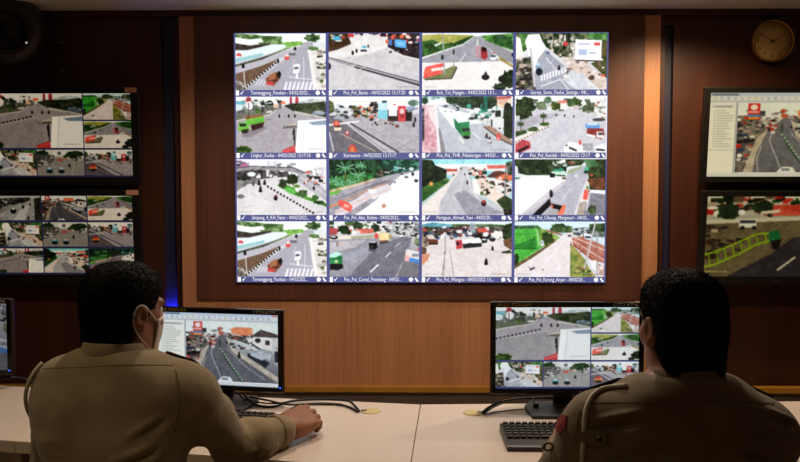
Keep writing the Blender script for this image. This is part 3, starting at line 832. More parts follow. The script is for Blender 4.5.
def a_cilacap():
    a = Art('e8eeee', 'ecebec', 22)
    a.P([(18, 18), (520, 18), (480, 60), (380, 70), (370, 140), (260, 130), (100, 130), (18, 110)], '1e3420', '4c6640'); a.C(280, 24, 460, 60, 24, ['f0f0ee', 'c8d0c8', '4a5a40', 'b05040', '8a9a84'], 18)
    a.P([(270, 104), (370, 100), (376, 130), (280, 126)], 'd0e8da'); a.P([(290, 88), (350, 80), (362, 102), (280, 104)], '3aa088'); a.R(262, 118, 296, 146, '20201e'); a.E(362, 152, 18, 6, '6a4038')
    a.P([(18, 60), (36, 70), (44, 140), (18, 160)], 'e4e8e8'); a.R(18, 145, 55, 160, '4a9078')
    a.P([(18, 160), (200, 135), (370, 160), (330, 250), (18, 408)], 'f4f2f2', 'faf8f8')
    a.P([(390, 90), (500, 60), (560, 78), (440, 408), (80, 408), (270, 270), (370, 170)], 'bcbbc6', 'c9c8d2'); a.P([(380, 110), (480, 66), (490, 72), (400, 118)], 'a8c080'); a.L([(340, 315), (410, 220)], 4, 'f0eff4'); a.L([(410, 200), (440, 170)], 3, 'f0eff4'); a.L([(530, 130), (440, 400)], 6, 'f4f2f6')
    a.P([(230, 260), (360, 170), (380, 180), (150, 370), (80, 408), (60, 408)], 'd4d0d4', 'e2dee2')
    a.P([(500, 18), (650, 18), (650, 235), (540, 230), (530, 120), (520, 80)], '2a3c20', '5a6a3c'); a.P([(520, 160), (650, 140), (650, 230), (560, 225)], '6a4428', '9a5a34'); a.P([(500, 20), (580, 18), (600, 70), (520, 76)], '4a7a50', '6a9a6c'); a.E(552, 130, 12, 8, 'd85030')
    a.P([(515, 70), (532, 74), (530, 118), (498, 118), (500, 86)], '5ac0a0'); a.R(500, 98, 530, 118, '284a44'); a.E(444, 134, 14, 6, 'dcecea')
    a.P([(505, 230), (535, 236), (525, 305), (492, 296)], 'ee4a34', 'f46a50'); a.P([(515, 210), (530, 200), (536, 225), (520, 235)], '8a9a4a')
    a.P([(535, 230), (650, 240), (650, 408), (470, 408), (500, 330), (530, 320)], '8e8b96', 'a09da8'); a.P([(540, 232), (650, 238), (650, 264), (545, 252)], 'f4f3f5'); a.D((540, 250), (520, 380), 8, 16, 'f0eeec', .6); a.P([(470, 320), (520, 310), (500, 408), (450, 408)], 'b4a89c', 'c8beb2'); a.T(560, 375, 32, 36, '3a4a2c', '6a7a50')
    a.P([(265, 290), (270, 340), (200, 408), (140, 408)], '1e1e1c'); a.P([(270, 325), (350, 345), (330, 390), (280, 360)], '24201e'); a.P([(280, 360), (330, 372), (310, 408), (220, 408)], 'bcb8b8'); a.P([(350, 345), (376, 330), (366, 395), (345, 408), (315, 408)], 'ee7a48'); a.P([(272, 330), (288, 336), (284, 362), (272, 352)], 'd86040'); a.L([(264, 296), (350, 330), (376, 330)], 5, 'd8d4d6')
    a.E(272, 262, 13, 26, '2c2a2c'); a.E(268, 240, 8, 10, '4a4a4c')
    return a


def a_comal():
    a = Art('eeeeee', '7e7c86', 23)
    a.R(18, 18, 650, 80, 'ecebec'); a.C(30, 20, 480, 110, 70, ['f4f2f2', 'e8a08c', 'd84c3c', '3a5a34', '2a3a26', 'c8c8cc', 'e8dcd8', '5a7a4a', 'f0f0f0'], 22)
    a.T(120, 75, 40, 34, '22381e', '425a34'); a.T(220, 45, 40, 26, '2c4426', '4c6440'); a.T(340, 65, 30, 30, '26402a', '486448')
    a.P([(230, 70), (330, 70), (330, 100), (240, 104)], 'e88468', 'd86a54'); a.P([(18, 60), (80, 70), (70, 110), (18, 116)], 'c84850', '8a6a70')
    a.P([(400, 30), (650, 18), (650, 130), (520, 130), (440, 100)], '8a8a90', 'dadadc'); a.C(400, 25, 645, 120, 70, ['e8e8ea', '3a4038', '5a6058', 'f6f6f8', '26282a', 'a8acac', 'c0c8cc'], 15)
    a.P([(18, 120), (300, 118), (360, 130), (18, 165)], 'd8d0c4', 'f0e8d8'); a.L([(170, 132), (360, 118)], 8, '94a06c')
    a.P([(18, 150), (350, 130), (520, 125), (600, 130), (570, 408), (18, 408)], 'a19fa9', 'b4b2bb'); a.P([(360, 190), (530, 125), (600, 130), (560, 250), (480, 408), (150, 408)], '7f7d88', '8d8b96')
    a.P([(18, 165), (280, 145), (200, 200), (18, 240)], 'bfbac0', 'd0ccd0'); a.P([(60, 270), (240, 210), (300, 220), (140, 300)], 'b0b4c0', al=.8); a.L([(250, 330), (480, 190)], 4, '8a7874'); a.L([(480, 230), (600, 140)], 4, 'a8a6b0')
    a.L([(306, 376), (364, 322)], 10, 'fafafc'); a.L([(414, 270), (452, 234)], 7, 'f4f4f8'); a.L([(480, 200), (520, 165)], 5, 'e4e4ea')
    a.P([(560, 215), (650, 230), (650, 408), (500, 408), (540, 300)], '77747c', '8c8990'); a.P([(560, 212), (650, 232), (650, 312), (548, 296)], 'ece4e4'); a.P([(585, 272), (650, 286), (650, 314), (580, 300)], '3a90dc'); a.R(600, 244, 648, 266, '9aa0a8'); a.P([(556, 250), (585, 258), (580, 300), (550, 294)], 'f4b8b4'); a.T(640, 160, 26, 30, '5a6a48', '8a9a74'); a.E(652, 214, 10, 12, 'd84038')
    a.P([(366, 105), (430, 95), (445, 135), (430, 160), (372, 152)], 'f2d890', 'f6e8b8'); a.R(372, 150, 430, 164, 'c87848'); a.R(436, 110, 460, 140, 'b8a878'); a.E(350, 120, 15, 20, 'e04a40'); a.P([(370, 160), (430, 150), (440, 168), (375, 182)], '6a5a5c')
    a.P([(296, 170), (352, 160), (358, 200), (340, 216), (298, 212)], '1e1c22'); a.R(304, 190, 330, 206, '4a4854'); a.E(326, 164, 22, 6, 'c0c8d4'); a.P([(290, 216), (350, 212), (340, 228), (300, 230)], '66646e')
    a.P([(18, 270), (60, 250), (108, 262), (108, 318), (60, 330), (18, 310)], '2fa85e', '1f8048'); a.P([(18, 248), (70, 232), (106, 250), (60, 272), (18, 272)], 'c6f2e4'); a.P([(20, 316), (108, 316), (116, 345), (80, 362), (20, 360)], '2a2428'); a.E(66, 300, 14, 12, 'c8d8a0'); a.E(48, 130, 30, 14, '2c2c30'); a.E(45, 126, 18, 6, 'e0e4e8'); a.C(30, 165, 100, 185, 7, ['d8b8b0', '8a8084', 'f0e8e8'], 12)
    a.stamp()
    return a


def a_wangon():
    a = Art('a6dce6', 'd9d0cc', 24)
    a.R(18, 18, 650, 40, 'eaf6f8'); a.P([(18, 40), (90, 24), (200, 36), (330, 40), (330, 58), (18, 58)], '5aa4b4', '86c0c8'); a.P([(230, 36), (500, 36), (640, 44), (640, 70), (230, 66)], '4a6a3c', '7a946a')
    a.P([(18, 110), (650, 110), (650, 408), (18, 408)], 'e0d8d6', 'ebe4e2')
    a.R(18, 56, 640, 120, '4c4644', '8a827e'); a.C(25, 55, 560, 140, 110, ['6a3c38', '8a4a44', 'f0f0f2', '2a3a50', '4a6a8a', '3a3230', 'd8d8dc', 'b85a44', '28201e', '4a5a40', 'e8e0dc'], 20)
    a.R(355, 36, 396, 96, 'a8b4bc'); a.D((358, 46), (394, 46), 4, 44, '8a98a4', .3); a.P([(400, 66), (470, 62), (480, 92), (420, 96)], 'd8583c'); a.P([(245, 60), (320, 58), (322, 76), (245, 78)], '6a4050'); a.P([(500, 100), (600, 80), (590, 130), (520, 150)], 'f0ece8')
    a.T(625, 100, 46, 75, '22361e', '465c38'); a.P([(590, 150), (650, 130), (650, 220), (600, 190)], '6a4c34', '8a6848'); a.P([(575, 232), (640, 218), (650, 240), (590, 244)], '2c301e', '4a4a30')
    a.P([(18, 120), (60, 130), (80, 180), (40, 200), (18, 190)], 'b8a898', '6a5a50'); a.P([(18, 195), (50, 205), (50, 240), (18, 270)], '4a3630', '7a5a4c'); a.P([(18, 250), (76, 240), (60, 290), (18, 330)], 'd89070', 'e0a488')
    a.P([(60, 140), (130, 144), (132, 176), (70, 182)], '8a5038', '6a3c2c'); a.R(66, 170, 130, 182, '3a2a26'); a.E(78, 122, 22, 12, 'e0d4cc')
    a.P([(256, 150), (300, 148), (304, 205), (262, 214)], 'c8283c'); a.R(260, 164, 282, 184, '3c2430'); a.P([(304, 150), (420, 130), (438, 150), (438, 172), (306, 180)], 'fafafa'); a.P([(304, 176), (438, 168), (440, 195), (310, 208)], '38363c'); a.C(345, 172, 400, 186, 7, ['f4f4f6', '2a2a2e'], 9); a.P([(438, 148), (478, 146), (478, 165), (440, 172)], '2c2c30'); a.R(440, 140, 470, 150, 'f4f4f4')
    a.E(514, 144, 23, 15, '2a2a2c'); a.E(510, 132, 14, 6, '8a9098'); a.E(570, 132, 5, 8, '7a6a60'); a.bike(516, 205, .9, '2c2626'); a.bike(471, 300, 1.35, '1e1a1e')
    a.L([(180, 110), (184, 230), (160, 400)], 4, '8a8280'); a.L([(178, 230), (172, 400)], 3, '6a6262'); a.L([(215, 225), (242, 400)], 3, '787070')
    a.L([(440, 205), (640, 250)], 3, 'c0b4b0'); a.L([(380, 240), (520, 400)], 3, 'f6f2f0'); a.L([(560, 280), (620, 400)], 3, 'f6f2f0'); a.L([(60, 330), (180, 260), (300, 225)], 4, 'f4efec')
    a.stamp()
    return a


def a_karang():
    a = Art('cfeaf4', 'ddd6da', 25)
    a.R(18, 18, 650, 60, 'dceef4'); a.P([(18, 46), (180, 44), (210, 70), (18, 76)], '3a5a40', '6a8a64'); a.T(330, 66, 70, 32, '33502e', '607a4a'); a.P([(280, 40), (420, 50), (420, 96), (300, 96)], '3e5a34', '6a8454')
    a.P([(18, 70), (190, 66), (260, 96), (240, 180), (120, 260), (18, 320)], '3fae2e', '5cc83c'); a.P([(18, 176), (70, 168), (165, 120), (170, 205), (18, 208)], '1f8a2a', '2f9c34'); a.L([(18, 108), (170, 100)], 4, '2a8a2c'); a.L([(18, 210), (170, 208)], 5, '1a5a24'); a.L([(175, 76), (190, 190)], 8, 'd8e0c0')
    a.P([(190, 66), (250, 76), (300, 110), (340, 130), (240, 200), (200, 190)], '7aa040', 'a8c060'); a.T(250, 135, 46, 44, '2a3c20', '4a5c34'); a.L([(240, 80), (350, 112)], 12, 'b07a60'); a.E(212, 170, 12, 22, 'f0f0f4'); a.E(212, 166, 6, 8, '4a80b8')
    a.P([(18, 325), (120, 262), (300, 150), (312, 160), (120, 300), (18, 350)], '6a5a34', '8a7a48'); a.T(28, 285, 24, 40, '223a1c', '3e5a2e')
    a.P([(380, 100), (440, 90), (420, 180), (410, 408), (18, 408), (18, 352), (150, 270), (310, 155)], 'e6dede', 'efe8ea'); a.L([(370, 150), (250, 290), (170, 408)], 5, 'f8f4f4'); a.P([(120, 352), (160, 336), (162, 348), (130, 364)], '5a5660'); a.E(218, 358, 10, 4, '8a868c'); a.L([(110, 336), (128, 342)], 6, '8a94b0')
    a.P([(420, 70), (480, 60), (650, 60), (650, 130), (500, 120), (430, 110)], '5c6a5c', 'a4aca8'); a.C(430, 60, 540, 120, 26, ['e8e8ec', '3a3c40', '8aa0b8', 'f4f4f6', '5a5a5e', 'c0c8d0'], 14); a.P([(540, 36), (650, 30), (650, 90), (550, 80)], '2e4a28', '547040')
    a.P([(420, 130), (500, 120), (650, 190), (650, 310), (560, 290), (430, 190)], 'b4705c', 'c88c78'); a.L([(425, 150), (650, 290)], 6, 'e8d4cc'); a.L([(440, 130), (650, 220)], 5, 'f4e8e4'); a.L([(430, 180), (650, 350)], 6, '8a4a3c')
    a.P([(500, 96), (560, 110), (556, 150), (510, 140)], 'f0f2f6'); a.R(512, 120, 552, 136, '4a5868')
    a.P([(410, 170), (440, 200), (520, 290), (540, 340), (590, 408), (410, 408)], '7a9044', 'b4b060'); a.C(440, 340, 580, 400, 26, ['4a6a30', 'c8b878', '6a8a40', '8a6a50'], 14); a.P([(550, 290), (600, 290), (620, 370), (560, 350)], 'f0eeee'); a.P([(600, 330), (650, 330), (650, 400), (610, 390)], 'f0e4e0', 'c8a49a'); a.L([(585, 18), (545, 200), (510, 350)], 12, 'ccc8c8'); a.L([(597, 130), (600, 400)], 5, '9a8a88'); a.L([(480, 170), (474, 280)], 6, 'c06a50')
    a.E(404, 118, 12, 7, '4a4a50'); a.P([(412, 150), (420, 180), (410, 200)], '8a4038')
    a.stamp()
    return a


def a_pantura():
    """the coast road on the left desk monitor and the right upper television"""
    a = Art('e8f0f0', '6f6f78', 26)
    a.R(18, 18, 650, 110, 'e4eeee', 'f2f6f6'); a.C(30, 60, 330, 140, 60, ['d8d4d0', 'a8a4a4', '6a6a6c', 'e8e4e0', 'c86a50', '4a4a4e', '8a9a9a'], 20)
    a.P([(18, 90), (140, 80), (180, 200), (120, 330), (60, 408), (18, 408)], '5a5450', '8c8480'); a.C(20, 100, 130, 360, 70, ['f0ece8', '2a2628', '3a4a60', 'c8443a', 'e0d8d0', '5a6a50', 'a89888', '1e1c1e'], 17)
    a.P([(120, 220), (190, 150), (200, 170), (130, 300), (110, 408), (60, 408)], 'b8aca0', 'cfc4b8')
    a.P([(180, 165), (260, 100), (300, 105), (320, 180), (480, 330), (560, 408), (110, 408), (125, 300)], '6c6c75', '7b7b84'); a.P([(290, 108), (316, 140), (330, 190), (640, 380), (640, 408), (560, 408), (330, 250), (262, 180), (255, 130)], '6f6f79', '7e7e88')
    a.L([(252, 130), (252, 190), (310, 290), (400, 408)], 8, '3c5248'); a.D((252, 190), (410, 408), 12, 11, 'a8c4ac', .5)
    a.L([(200, 180), (190, 230), (230, 320), (262, 400)], 4, 'e4e4e8'); a.L([(300, 190), (420, 300), (560, 390)], 4, 'c8c8ce'); a.L([(150, 260), (130, 330), (140, 408)], 4, 'e0dcd8')
    a.P([(290, 108), (320, 130), (350, 190), (650, 370), (650, 408), (620, 390), (330, 210)], 'c0b4a8', 'd4cabe')
    a.P([(330, 60), (360, 50), (470, 50), (480, 90), (420, 110), (330, 90)], 'e08048', 'f09a60'); a.P([(310, 90), (400, 110), (520, 170), (530, 220), (400, 160), (320, 120)], '4a4648', '8c888c'); a.C(320, 100, 520, 190, 40, ['f0f0f2', '3a3a3e', 'c8c8cc', '2a2a2e', 'a05a44', '5a6470', 'e8e4e0'], 16)
    a.P([(340, 128), (420, 150), (520, 190), (510, 206), (420, 176), (340, 144)], 'd8dade'); a.P([(460, 110), (530, 60), (640, 88), (650, 110), (560, 110)], '55484a', '6e6062'); a.P([(480, 112), (560, 108), (620, 120), (620, 200), (520, 180), (470, 150)], 'ece8e8', 'f4f2f2'); a.E(510, 132, 20, 16, '4a4448'); a.R(560, 130, 590, 160, '50484a')
    a.P([(500, 190), (600, 220), (590, 260), (500, 225)], 'b8bcc4', 'd0d4da'); a.P([(440, 215), (520, 240), (590, 275), (560, 310), (440, 240)], '2e3440', '4a5260'); a.P([(470, 208), (560, 240), (540, 262), (460, 232)], 'c4ccd8')
    a.P([(610, 120), (650, 110), (650, 300), (620, 280), (600, 220)], 'dcdcde', 'a8aab0'); a.R(622, 200, 650, 270, '3a4050')
    a.R(70, 20, 132, 110, 'd83a34'); a.E(101, 42, 20, 16, 'f4e8e4'); a.R(74, 62, 128, 74, 'f0b0a8'); a.R(70, 82, 132, 96, '5a90c8'); a.R(74, 96, 128, 108, 'f0a040'); a.L([(100, 110), (104, 160)], 7, '8a8a8c')
    a.C(130, 100, 220, 160, 34, ['f0ece8', 'b84a40', '5a5a5c', '8a8a8c', '2c2a2c', 'd8d0c8'], 13)
    a.E(205, 180, 12, 12, 'd8d8dc'); a.E(200, 165, 11, 10, 'c04a3c'); a.E(184, 165, 8, 12, '3a3438')
    a.P([(240, 398), (270, 375), (320, 378), (340, 408), (240, 408)], 'eef0f2'); a.R(262, 384, 306, 400, '8a98a0'); a.bike(382, 230, 1.1, '2c282c'); a.bike(300, 150, .5)
    return a


def a_junction():
    """a roundabout with two police cars"""
    a = Art('e6e8e6', 'a8a6a4', 27)
    a.P([(18, 130), (650, 130), (650, 408), (18, 408)], 'aaa8a6', 'b6b4b2'); a.T(90, 80, 90, 60, '26402a', '48643c'); a.T(540, 90, 120, 60, '26402a', '4c6840'); a.T(420, 110, 50, 40, '2c4428', '507044'); a.P([(18, 90), (250, 100), (240, 200), (18, 300)], '6a6a66', '9a9894')
    a.C(30, 110, 240, 260, 40, ['d8d8d8', '4a4a4c', '8a9098', 'f0f0f0', '3a3c3e', 'b89890'], 18); a.R(240, 40, 400, 100, 'f2f2f2'); a.E(320, 70, 28, 26, '8a8a8c'); a.R(290, 160, 350, 190, 'd84038'); a.C(380, 130, 640, 180, 26, ['d8c8c0', '4a4a48', 'f0f0f0', 'c86a5a'], 16)
    for x, c in ((180, '4aa8c0'), (340, 'a0a4b0')):
        a.E(x, 330, 42, 42, c); a.E(x, 350, 44, 26, '2e3238'); a.E(x, 300, 26, 14, 'd0e0e8')
    a.bike(450, 250, 1.5); a.L([(520, 200), (480, 400)], 5, 'dcdad8'); a.L([(250, 240), (260, 400)], 4, 'd0cecc')
    return a


def a_wetroad():
    a = Art('d0d4d6', '8a8680', 28)
    a.P([(18, 60), (500, 40), (520, 110), (120, 190), (18, 300)], '3a3a38', '6a6a66'); a.C(20, 60, 450, 170, 60, ['d8d8da', '2a2a2c', '8a9098', '4a4038', 'b8b8ba', '5a6a7a'], 22)
    a.P([(520, 80), (600, 80), (560, 408), (18, 408), (18, 330), (300, 180)], 'aeb0b4', 'c4c6ca'); a.P([(560, 60), (650, 40), (650, 408), (560, 408)], '2c3a2c', '5a5a54')
    a.P([(250, 408), (330, 280), (520, 120), (440, 300), (420, 408)], 'd4d6da'); a.E(260, 260, 44, 44, '34323a'); a.E(260, 225, 24, 18, 'e0e0e2'); a.bike(400, 190, 1.7); a.bike(500, 150, 1.3); a.bike(470, 370, 1.6)
    return a


def a_barrier():
    """the crossing with the long yellow-green barrier on the right lower television"""
    a = Art('e8e4dc', '7a7468', 29)
    a.C(25, 20, 645, 110, 110, ['e8e0d8', 'd8604c', 'c84838', '3a5a30', '2a4024', 'f4f0ea', '8a7a68', 'c8b8a8', '4a3a30'], 26)
    a.T(110, 90, 50, 44, '24401e', '466038'); a.T(260, 70, 44, 34, '2c4426', '4c6840'); a.T(400, 60, 30, 30, '2c4426', '507044'); a.P([(300, 60), (420, 56), (420, 110), (300, 112)], 'd86a54', 'e48a74'); a.P([(250, 90), (330, 80), (330, 96), (250, 104)], 'ece4dc')
    a.P([(18, 140), (400, 130), (650, 120), (650, 408), (18, 408)], '8c8168', '9a8f76'); a.P([(390, 220), (650, 170), (650, 408), (120, 408), (300, 300)], '56525a', '625e66'); a.P([(480, 150), (650, 130), (650, 230), (500, 260)], '7e7a62', '8e8a70'); a.P([(18, 130), (420, 118), (420, 134), (18, 152)], 'e0dcd0')
    a.R(160, 130, 235, 170, 'f0f0f0'); a.R(165, 134, 230, 148, '5a6068'); a.E(175, 170, 9, 9, '2a2a2a'); a.E(225, 170, 9, 9, '2a2a2a'); a.E(170, 95, 14, 14, 'f4f4f4')
    a.C(30, 160, 100, 220, 14, ['a89888', '5a5044', 'd0c4b4', '6a5a4a'], 20); a.C(30, 230, 180, 320, 30, ['6a3c30', '5a5040', '8a7a60', '4a4034'], 20)
    for o, wd in ((0, 8), (62, 8)):
        a.L([(18, 300 + o), (60, 290 + o), (160, 240 + o), (240, 200 + o * .8), (300, 195 + o * .6)], wd, 'b8d830')
    for k in range(8): a.L([(35 + k * 34, 290 - k * 13), (45 + k * 34, 352 - k * 15)], 7, 'a4c42c')
    a.P([(290, 190), (330, 180), (345, 230), (330, 250), (295, 240)], '2c8a5a', '3aa070'); a.P([(300, 235), (345, 225), (335, 275), (310, 275)], '2a2420')
    a.L([(335, 378), (410, 312)], 9, 'ecead8'); a.L([(455, 268), (500, 226)], 7, 'e4e2cc')
    a.P([(460, 110), (510, 100), (520, 160), (500, 200), (462, 190)], 'c83c30', 'a83028'); a.R(462, 150, 505, 190, '2a2428'); a.P([(510, 100), (640, 96), (640, 150), (520, 140)], 'e8b030', 'f0c050'); a.R(515, 140, 640, 170, '3c3030')
    a.E(530, 320, 8, 5, 'b0b0b8'); a.E(620, 220, 24, 24, '9aa0d0', al=.6)
    a.D((20, 385), (120, 385), 14, 8, 'd8d8b0', .6)
    return a


FEEDS = {}


def feed(name):
    if name not in FEEDS:
        fn = {'temanggung': a_temanggung, 'bantu': a_bantu, 'pejagan': a_pejagan, 'salatiga': a_salatiga, 'kudus': a_kudus,
              'kudus2': lambda: a_kudus(False, 30), 'karto': a_karto, 'karto2': lambda: a_karto(True), 'pekalongan': a_pekalongan, 'kendal': a_kendal,
              'simpang': a_simpang, 'alas': a_alas, 'yani': a_yani, 'cilacap': a_cilacap, 'comal': a_comal, 'wangon': a_wangon, 'karang': a_karang,
              'pantura': a_pantura, 'junction': a_junction, 'wetroad': a_wetroad, 'barrier': a_barrier}[name]
        a = fn()
        rng = np.random.default_rng(len(FEEDS) + 50)          # compression noise and small texture of the pictures
        g = (a.mk(60) - 0.5) * 0.10 + (a.mk(100) - 0.5) * 0.08 + rng.normal(size=a.noise[0].shape).astype(np.float32) * 0.02
        lum = a.a.mean(-1)
        wgt = np.clip(1.25 - lum, 0.2, 1.0) * np.clip(lum * 3, 0.3, 1)
        FEEDS[name] = np.clip(a.a + (g * wgt)[..., None], 0, 1)
    return FEEDS[name]


def picture(name, rgb, w, h, mat, parent, loc):
    """a lit rectangle in the local XZ plane, facing -Y; its picture is stored in the colour attribute; loc = lower left corner"""
    H, W, _ = rgb.shape
    nx, nz = W + 1, H + 1
    X, Z = np.meshgrid(np.linspace(0, w, nx), np.linspace(h, 0, nz))
    co = np.stack([X, np.zeros_like(X), Z], -1).reshape(-1, 3)
    i = (np.arange(H)[:, None] * nx + np.arange(W)[None]).ravel()
    f = np.stack([i, i + nx, i + nx + 1, i + 1], -1)
    me = bpy.data.meshes.new(name)
    me.vertices.add(len(co)); me.loops.add(f.size); me.polygons.add(len(f))
    me.vertices.foreach_set('co', co.ravel().astype(np.float32))
    me.loops.foreach_set('vertex_index', f.ravel().astype(np.int32))
    me.polygons.foreach_set('loop_start', np.arange(0, f.size, 4, dtype=np.int32))
    me.update(calc_edges=True)
    p = np.pad(rgb, ((1, 1), (1, 1), (0, 0)), mode='edge')
    v = (p[:-1, :-1] + p[1:, :-1] + p[:-1, 1:] + p[1:, 1:]) / 4          # cell colours to corners
    v = np.where(v <= 0.04045, v / 12.92, ((v + 0.055) / 1.055) ** 2.4)
    c = np.ones((nx * nz, 4), np.float32)
    c[:, :3] = v.reshape(-1, 3)
    at_ = me.attributes.new('picture', 'FLOAT_COLOR', 'POINT')
    at_.data.foreach_set('color', c.ravel())
    o = mesh_obj(name, me, mat, parent)
    o.location = loc
    return o


def shrink(a, k):
    H, W, _ = a.shape
    return a[:H // k * k, :W // k * k].reshape(H // k, k, W // k, k, 3).mean((1, 3))

# ------------------------------------------------------------------ the room
YW = 4.0                                   # face of the brown panel that carries the video wall


def struct(name, lo, hi, mat, label, bev=0.0):
    o = box(name, lo, hi, mat, None, bev)
    return tag(o, label, 'wall' if name.startswith('wall') else name.split('_')[0], kind='structure')


def zx(px, py, Y):
    p = at(px, py, Y)
    return p.x, p.z


XL, XR, YB = -3.0, 3.0, -2.0
struct('floor', (XL, YB, -0.1), (XR, 4.25, 0.0), M['floor'], 'beige tiled floor under the desks')
struct('ceiling', (XL, YB, CEIL_Z), (XR, 4.25, CEIL_Z + 0.1), M['ceiling'], 'pale painted ceiling above the wood panelled wall')
struct('wall_left', (XL - 0.1, YB, 0), (XL, 4.25, CEIL_Z), M['walnut'], 'dark veneered side wall left of the televisions')
struct('wall_right', (XR, YB, 0), (XR + 0.1, 4.25, CEIL_Z), M['walnut'], 'dark veneered side wall right of the televisions')
struct('wall_rear', (XL, YB - 0.1, 0), (XR, YB, CEIL_Z), M['plaster'], 'plastered wall behind the two seated officers')
struct('wall_back', (XL, 4.12, 0), (XR, 4.25, CEIL_Z), M['walnut'], 'dark back wall carrying the panels and screens')
zc, zg1, zg0 = at(400, 15, YW).z, at(400, 386, YW).z, at(400, 392, YW).z
sl0, sl1 = at(162.5, 150, 4.05).x, at(175.5, 150, 4.05).x
sr0, sr1 = at(663.5, 150, 4.05).x, at(672, 150, 4.05).x
struct('trim_1', (XL, 4.05, 0.0), (sl0, 4.12, CEIL_Z), M['walnut'], 'dark walnut veneer panel behind the left televisions')
struct('trim_2', (sr1, 4.05, 0.0), (XR, 4.12, CEIL_Z), M['walnut'], 'dark walnut veneer panel behind clock and right televisions')
struct('trim_3', (sl1, 4.05, 0.0), (sr0, 4.12, CEIL_Z), M['walnut'], 'dark walnut backing behind the light wood panel')
lx0, lx1 = at(181.5, 150, 4.03).x, at(658, 150, 4.03).x
struct('trim_4', (lx0, 4.014, zg0), (lx1, 4.05, zc), M['teak'], 'light orange wood panel framing the video wall', 0.002)
px0, px1, pz0 = at(195.5, 150, YW).x, at(643.5, 150, YW).x, at(420, 300, YW).z
struct('trim_5', (px0, YW, pz0), (px1, 4.014, zc - 0.004), M['walnut_panel'], 'brown wood panel directly around the video wall', 0.003)
struct('trim_6', (XL, 4.02, zc + 0.002), (XR, 4.12, CEIL_Z), M['walnut'], 'dark wood cornice strip under the ceiling', 0.002)
struct('trim_7', (XL, 3.985, zg0), (XR, 4.0301, zg1), M['gold_wood'], 'yellow wood ledge along the foot of the panels', 0.003)
struct('baseboard_back', (XL, 4.0, 0.0), (XR, 4.05, zg0), M['skirt'], 'dark grey skirting below the yellow wood ledge')
struct('trim_8', (sl0, 4.085, 0), (sl1, 4.12, CEIL_Z), M['slot'], 'navy lined slot beside left televisions, lit blue at its foot')
struct('trim_9', (sr0, 4.085, 0), (sr1, 4.12, at(668, 25, 4.05).z), M['slot'], 'narrow navy lined slot between light wood and right televisions')
struct('trim_10', (sr0, 4.05, at(668, 25, 4.05).z), (sr1, 4.12, CEIL_Z), M['walnut'], 'short walnut filler above the right slot')

for (a0, a1, side) in ((sl0, sl1, 'left'), (sr0, sr1, 'right')):
    z = at(170, 311, 4.08).z
    t = empty('led_light_bar', ((a0 + a1) / 2, 4.066, z), 0, f'blue light bar glowing low in the {side} wall slot', 'light', 'blue slot lights')
    hw = (a1 - a0) / 2 - 0.003
    box('housing', (-hw, -0.014, -0.02), (hw, 0.0185, 0.0), M['black'], t, 0.001)
    box('diffuser', (-hw + 0.002, -0.011, 0.0), (hw - 0.002, 0.016, 0.006), M['blue_led'], t, 0.001)

# ceiling downlights
for i, (x, y, wt, ang, bl, c) in enumerate(DOWNLIGHTS):
    t = empty('downlight', (x, y, CEIL_Z), 0, ['round recessed ceiling downlight above the left desk', 'round recessed ceiling downlight above the right desk', 'round recessed ceiling downlight close to the right slot',
              'round recessed ceiling downlight above the left televisions', 'round recessed ceiling downlight behind the left officer'][i], 'light', 'recessed ceiling downlights')
    lathe('ring', [(0.062, -0.001), (0.062, -0.008), (0.045, -0.010), (0.043, -0.001)], M['steel'], t)
    lathe('lens', [(0.0, -0.004), (0.042, -0.004)], M['lamp'], t)
    ld = bpy.data.lights.new('bulb', 'SPOT')
    ld.energy = wt
    ld.color = c
    ld.spot_size = math.radians(ang)
    ld.spot_blend = bl
    ld.shadow_soft_size = 0.05
    lo = bpy.data.objects.new('bulb', ld)
    link(lo, t)
    lo.location = (0, 0, -0.03)

# ------------------------------------------------------------------ the video wall
vx0, vz1 = zx(233.8, 33, 3.985)
vx1, vz0 = zx(605.5, 282.8, 3.985)
vw, vh = vx1 - vx0, vz1 - vz0
wall = empty('video_wall', (vx0, 3.985, vz0), 0, 'large lit video wall with a four by four grid of road camera pictures', 'video wall')
box('housing', (0.004, 0.003, 0.004), (vw - 0.004, 0.015, vh - 0.004), M['black'], wall)
box('screen', (0, 0.0, 0), (vw, 0.003, vh), M['wall_blue'], wall)
CAP = [['Temanggung_Parakan - 04/02/2022...', 'Pos_Pol_Bantu - 04/02/2022 13:17:20', 'Exit_Tol_Pejagan - 04/02/2022 13:1...', 'Gereja_Santo_Paulus_Salatiga - 04/...'],
       ['Lingkar_Kudus - 04/02/2022 13:17:10', 'Kartosuro - 04/02/2022 13:17:17', 'Pos_Pol_THR_Pekalongan - 04/02/...', 'Pos_Pol_Kendal - 04/02/2022 13:17'],
       ['Simpang_4_KH_Fatur - 04/02/2022...', 'Pos_Pol_Alas_Roban - 04/02/2022...', 'Pertigaan_Ahmad_Yani - 04/02/20...', 'Pos_Pol_Cilacap_Margosari - 04/02...'],
       ['Temanggung_Parakan - 04/02/202...', 'Pos_Pol_Comal_Pemalang - 04/02/...', 'Pos_Pol_Wangon - 04/02/2022 13:...', 'Pos_Pol_Karang_Anyar - 04/02/20...']]
WID = [[.66, .68, .66, .64], [.66, .58, .68, .66], [.64, .63, .62, .66], [.62, .64, .64, .62]]
FN = [['temanggung', 'bantu', 'pejagan', 'salatiga'], ['kudus', 'karto', 'pekalongan', 'kendal'], ['simpang', 'alas', 'yani', 'cilacap'], ['temanggung', 'comal', 'wangon', 'karang']]
cw, ch = vw / 4, vh / 4


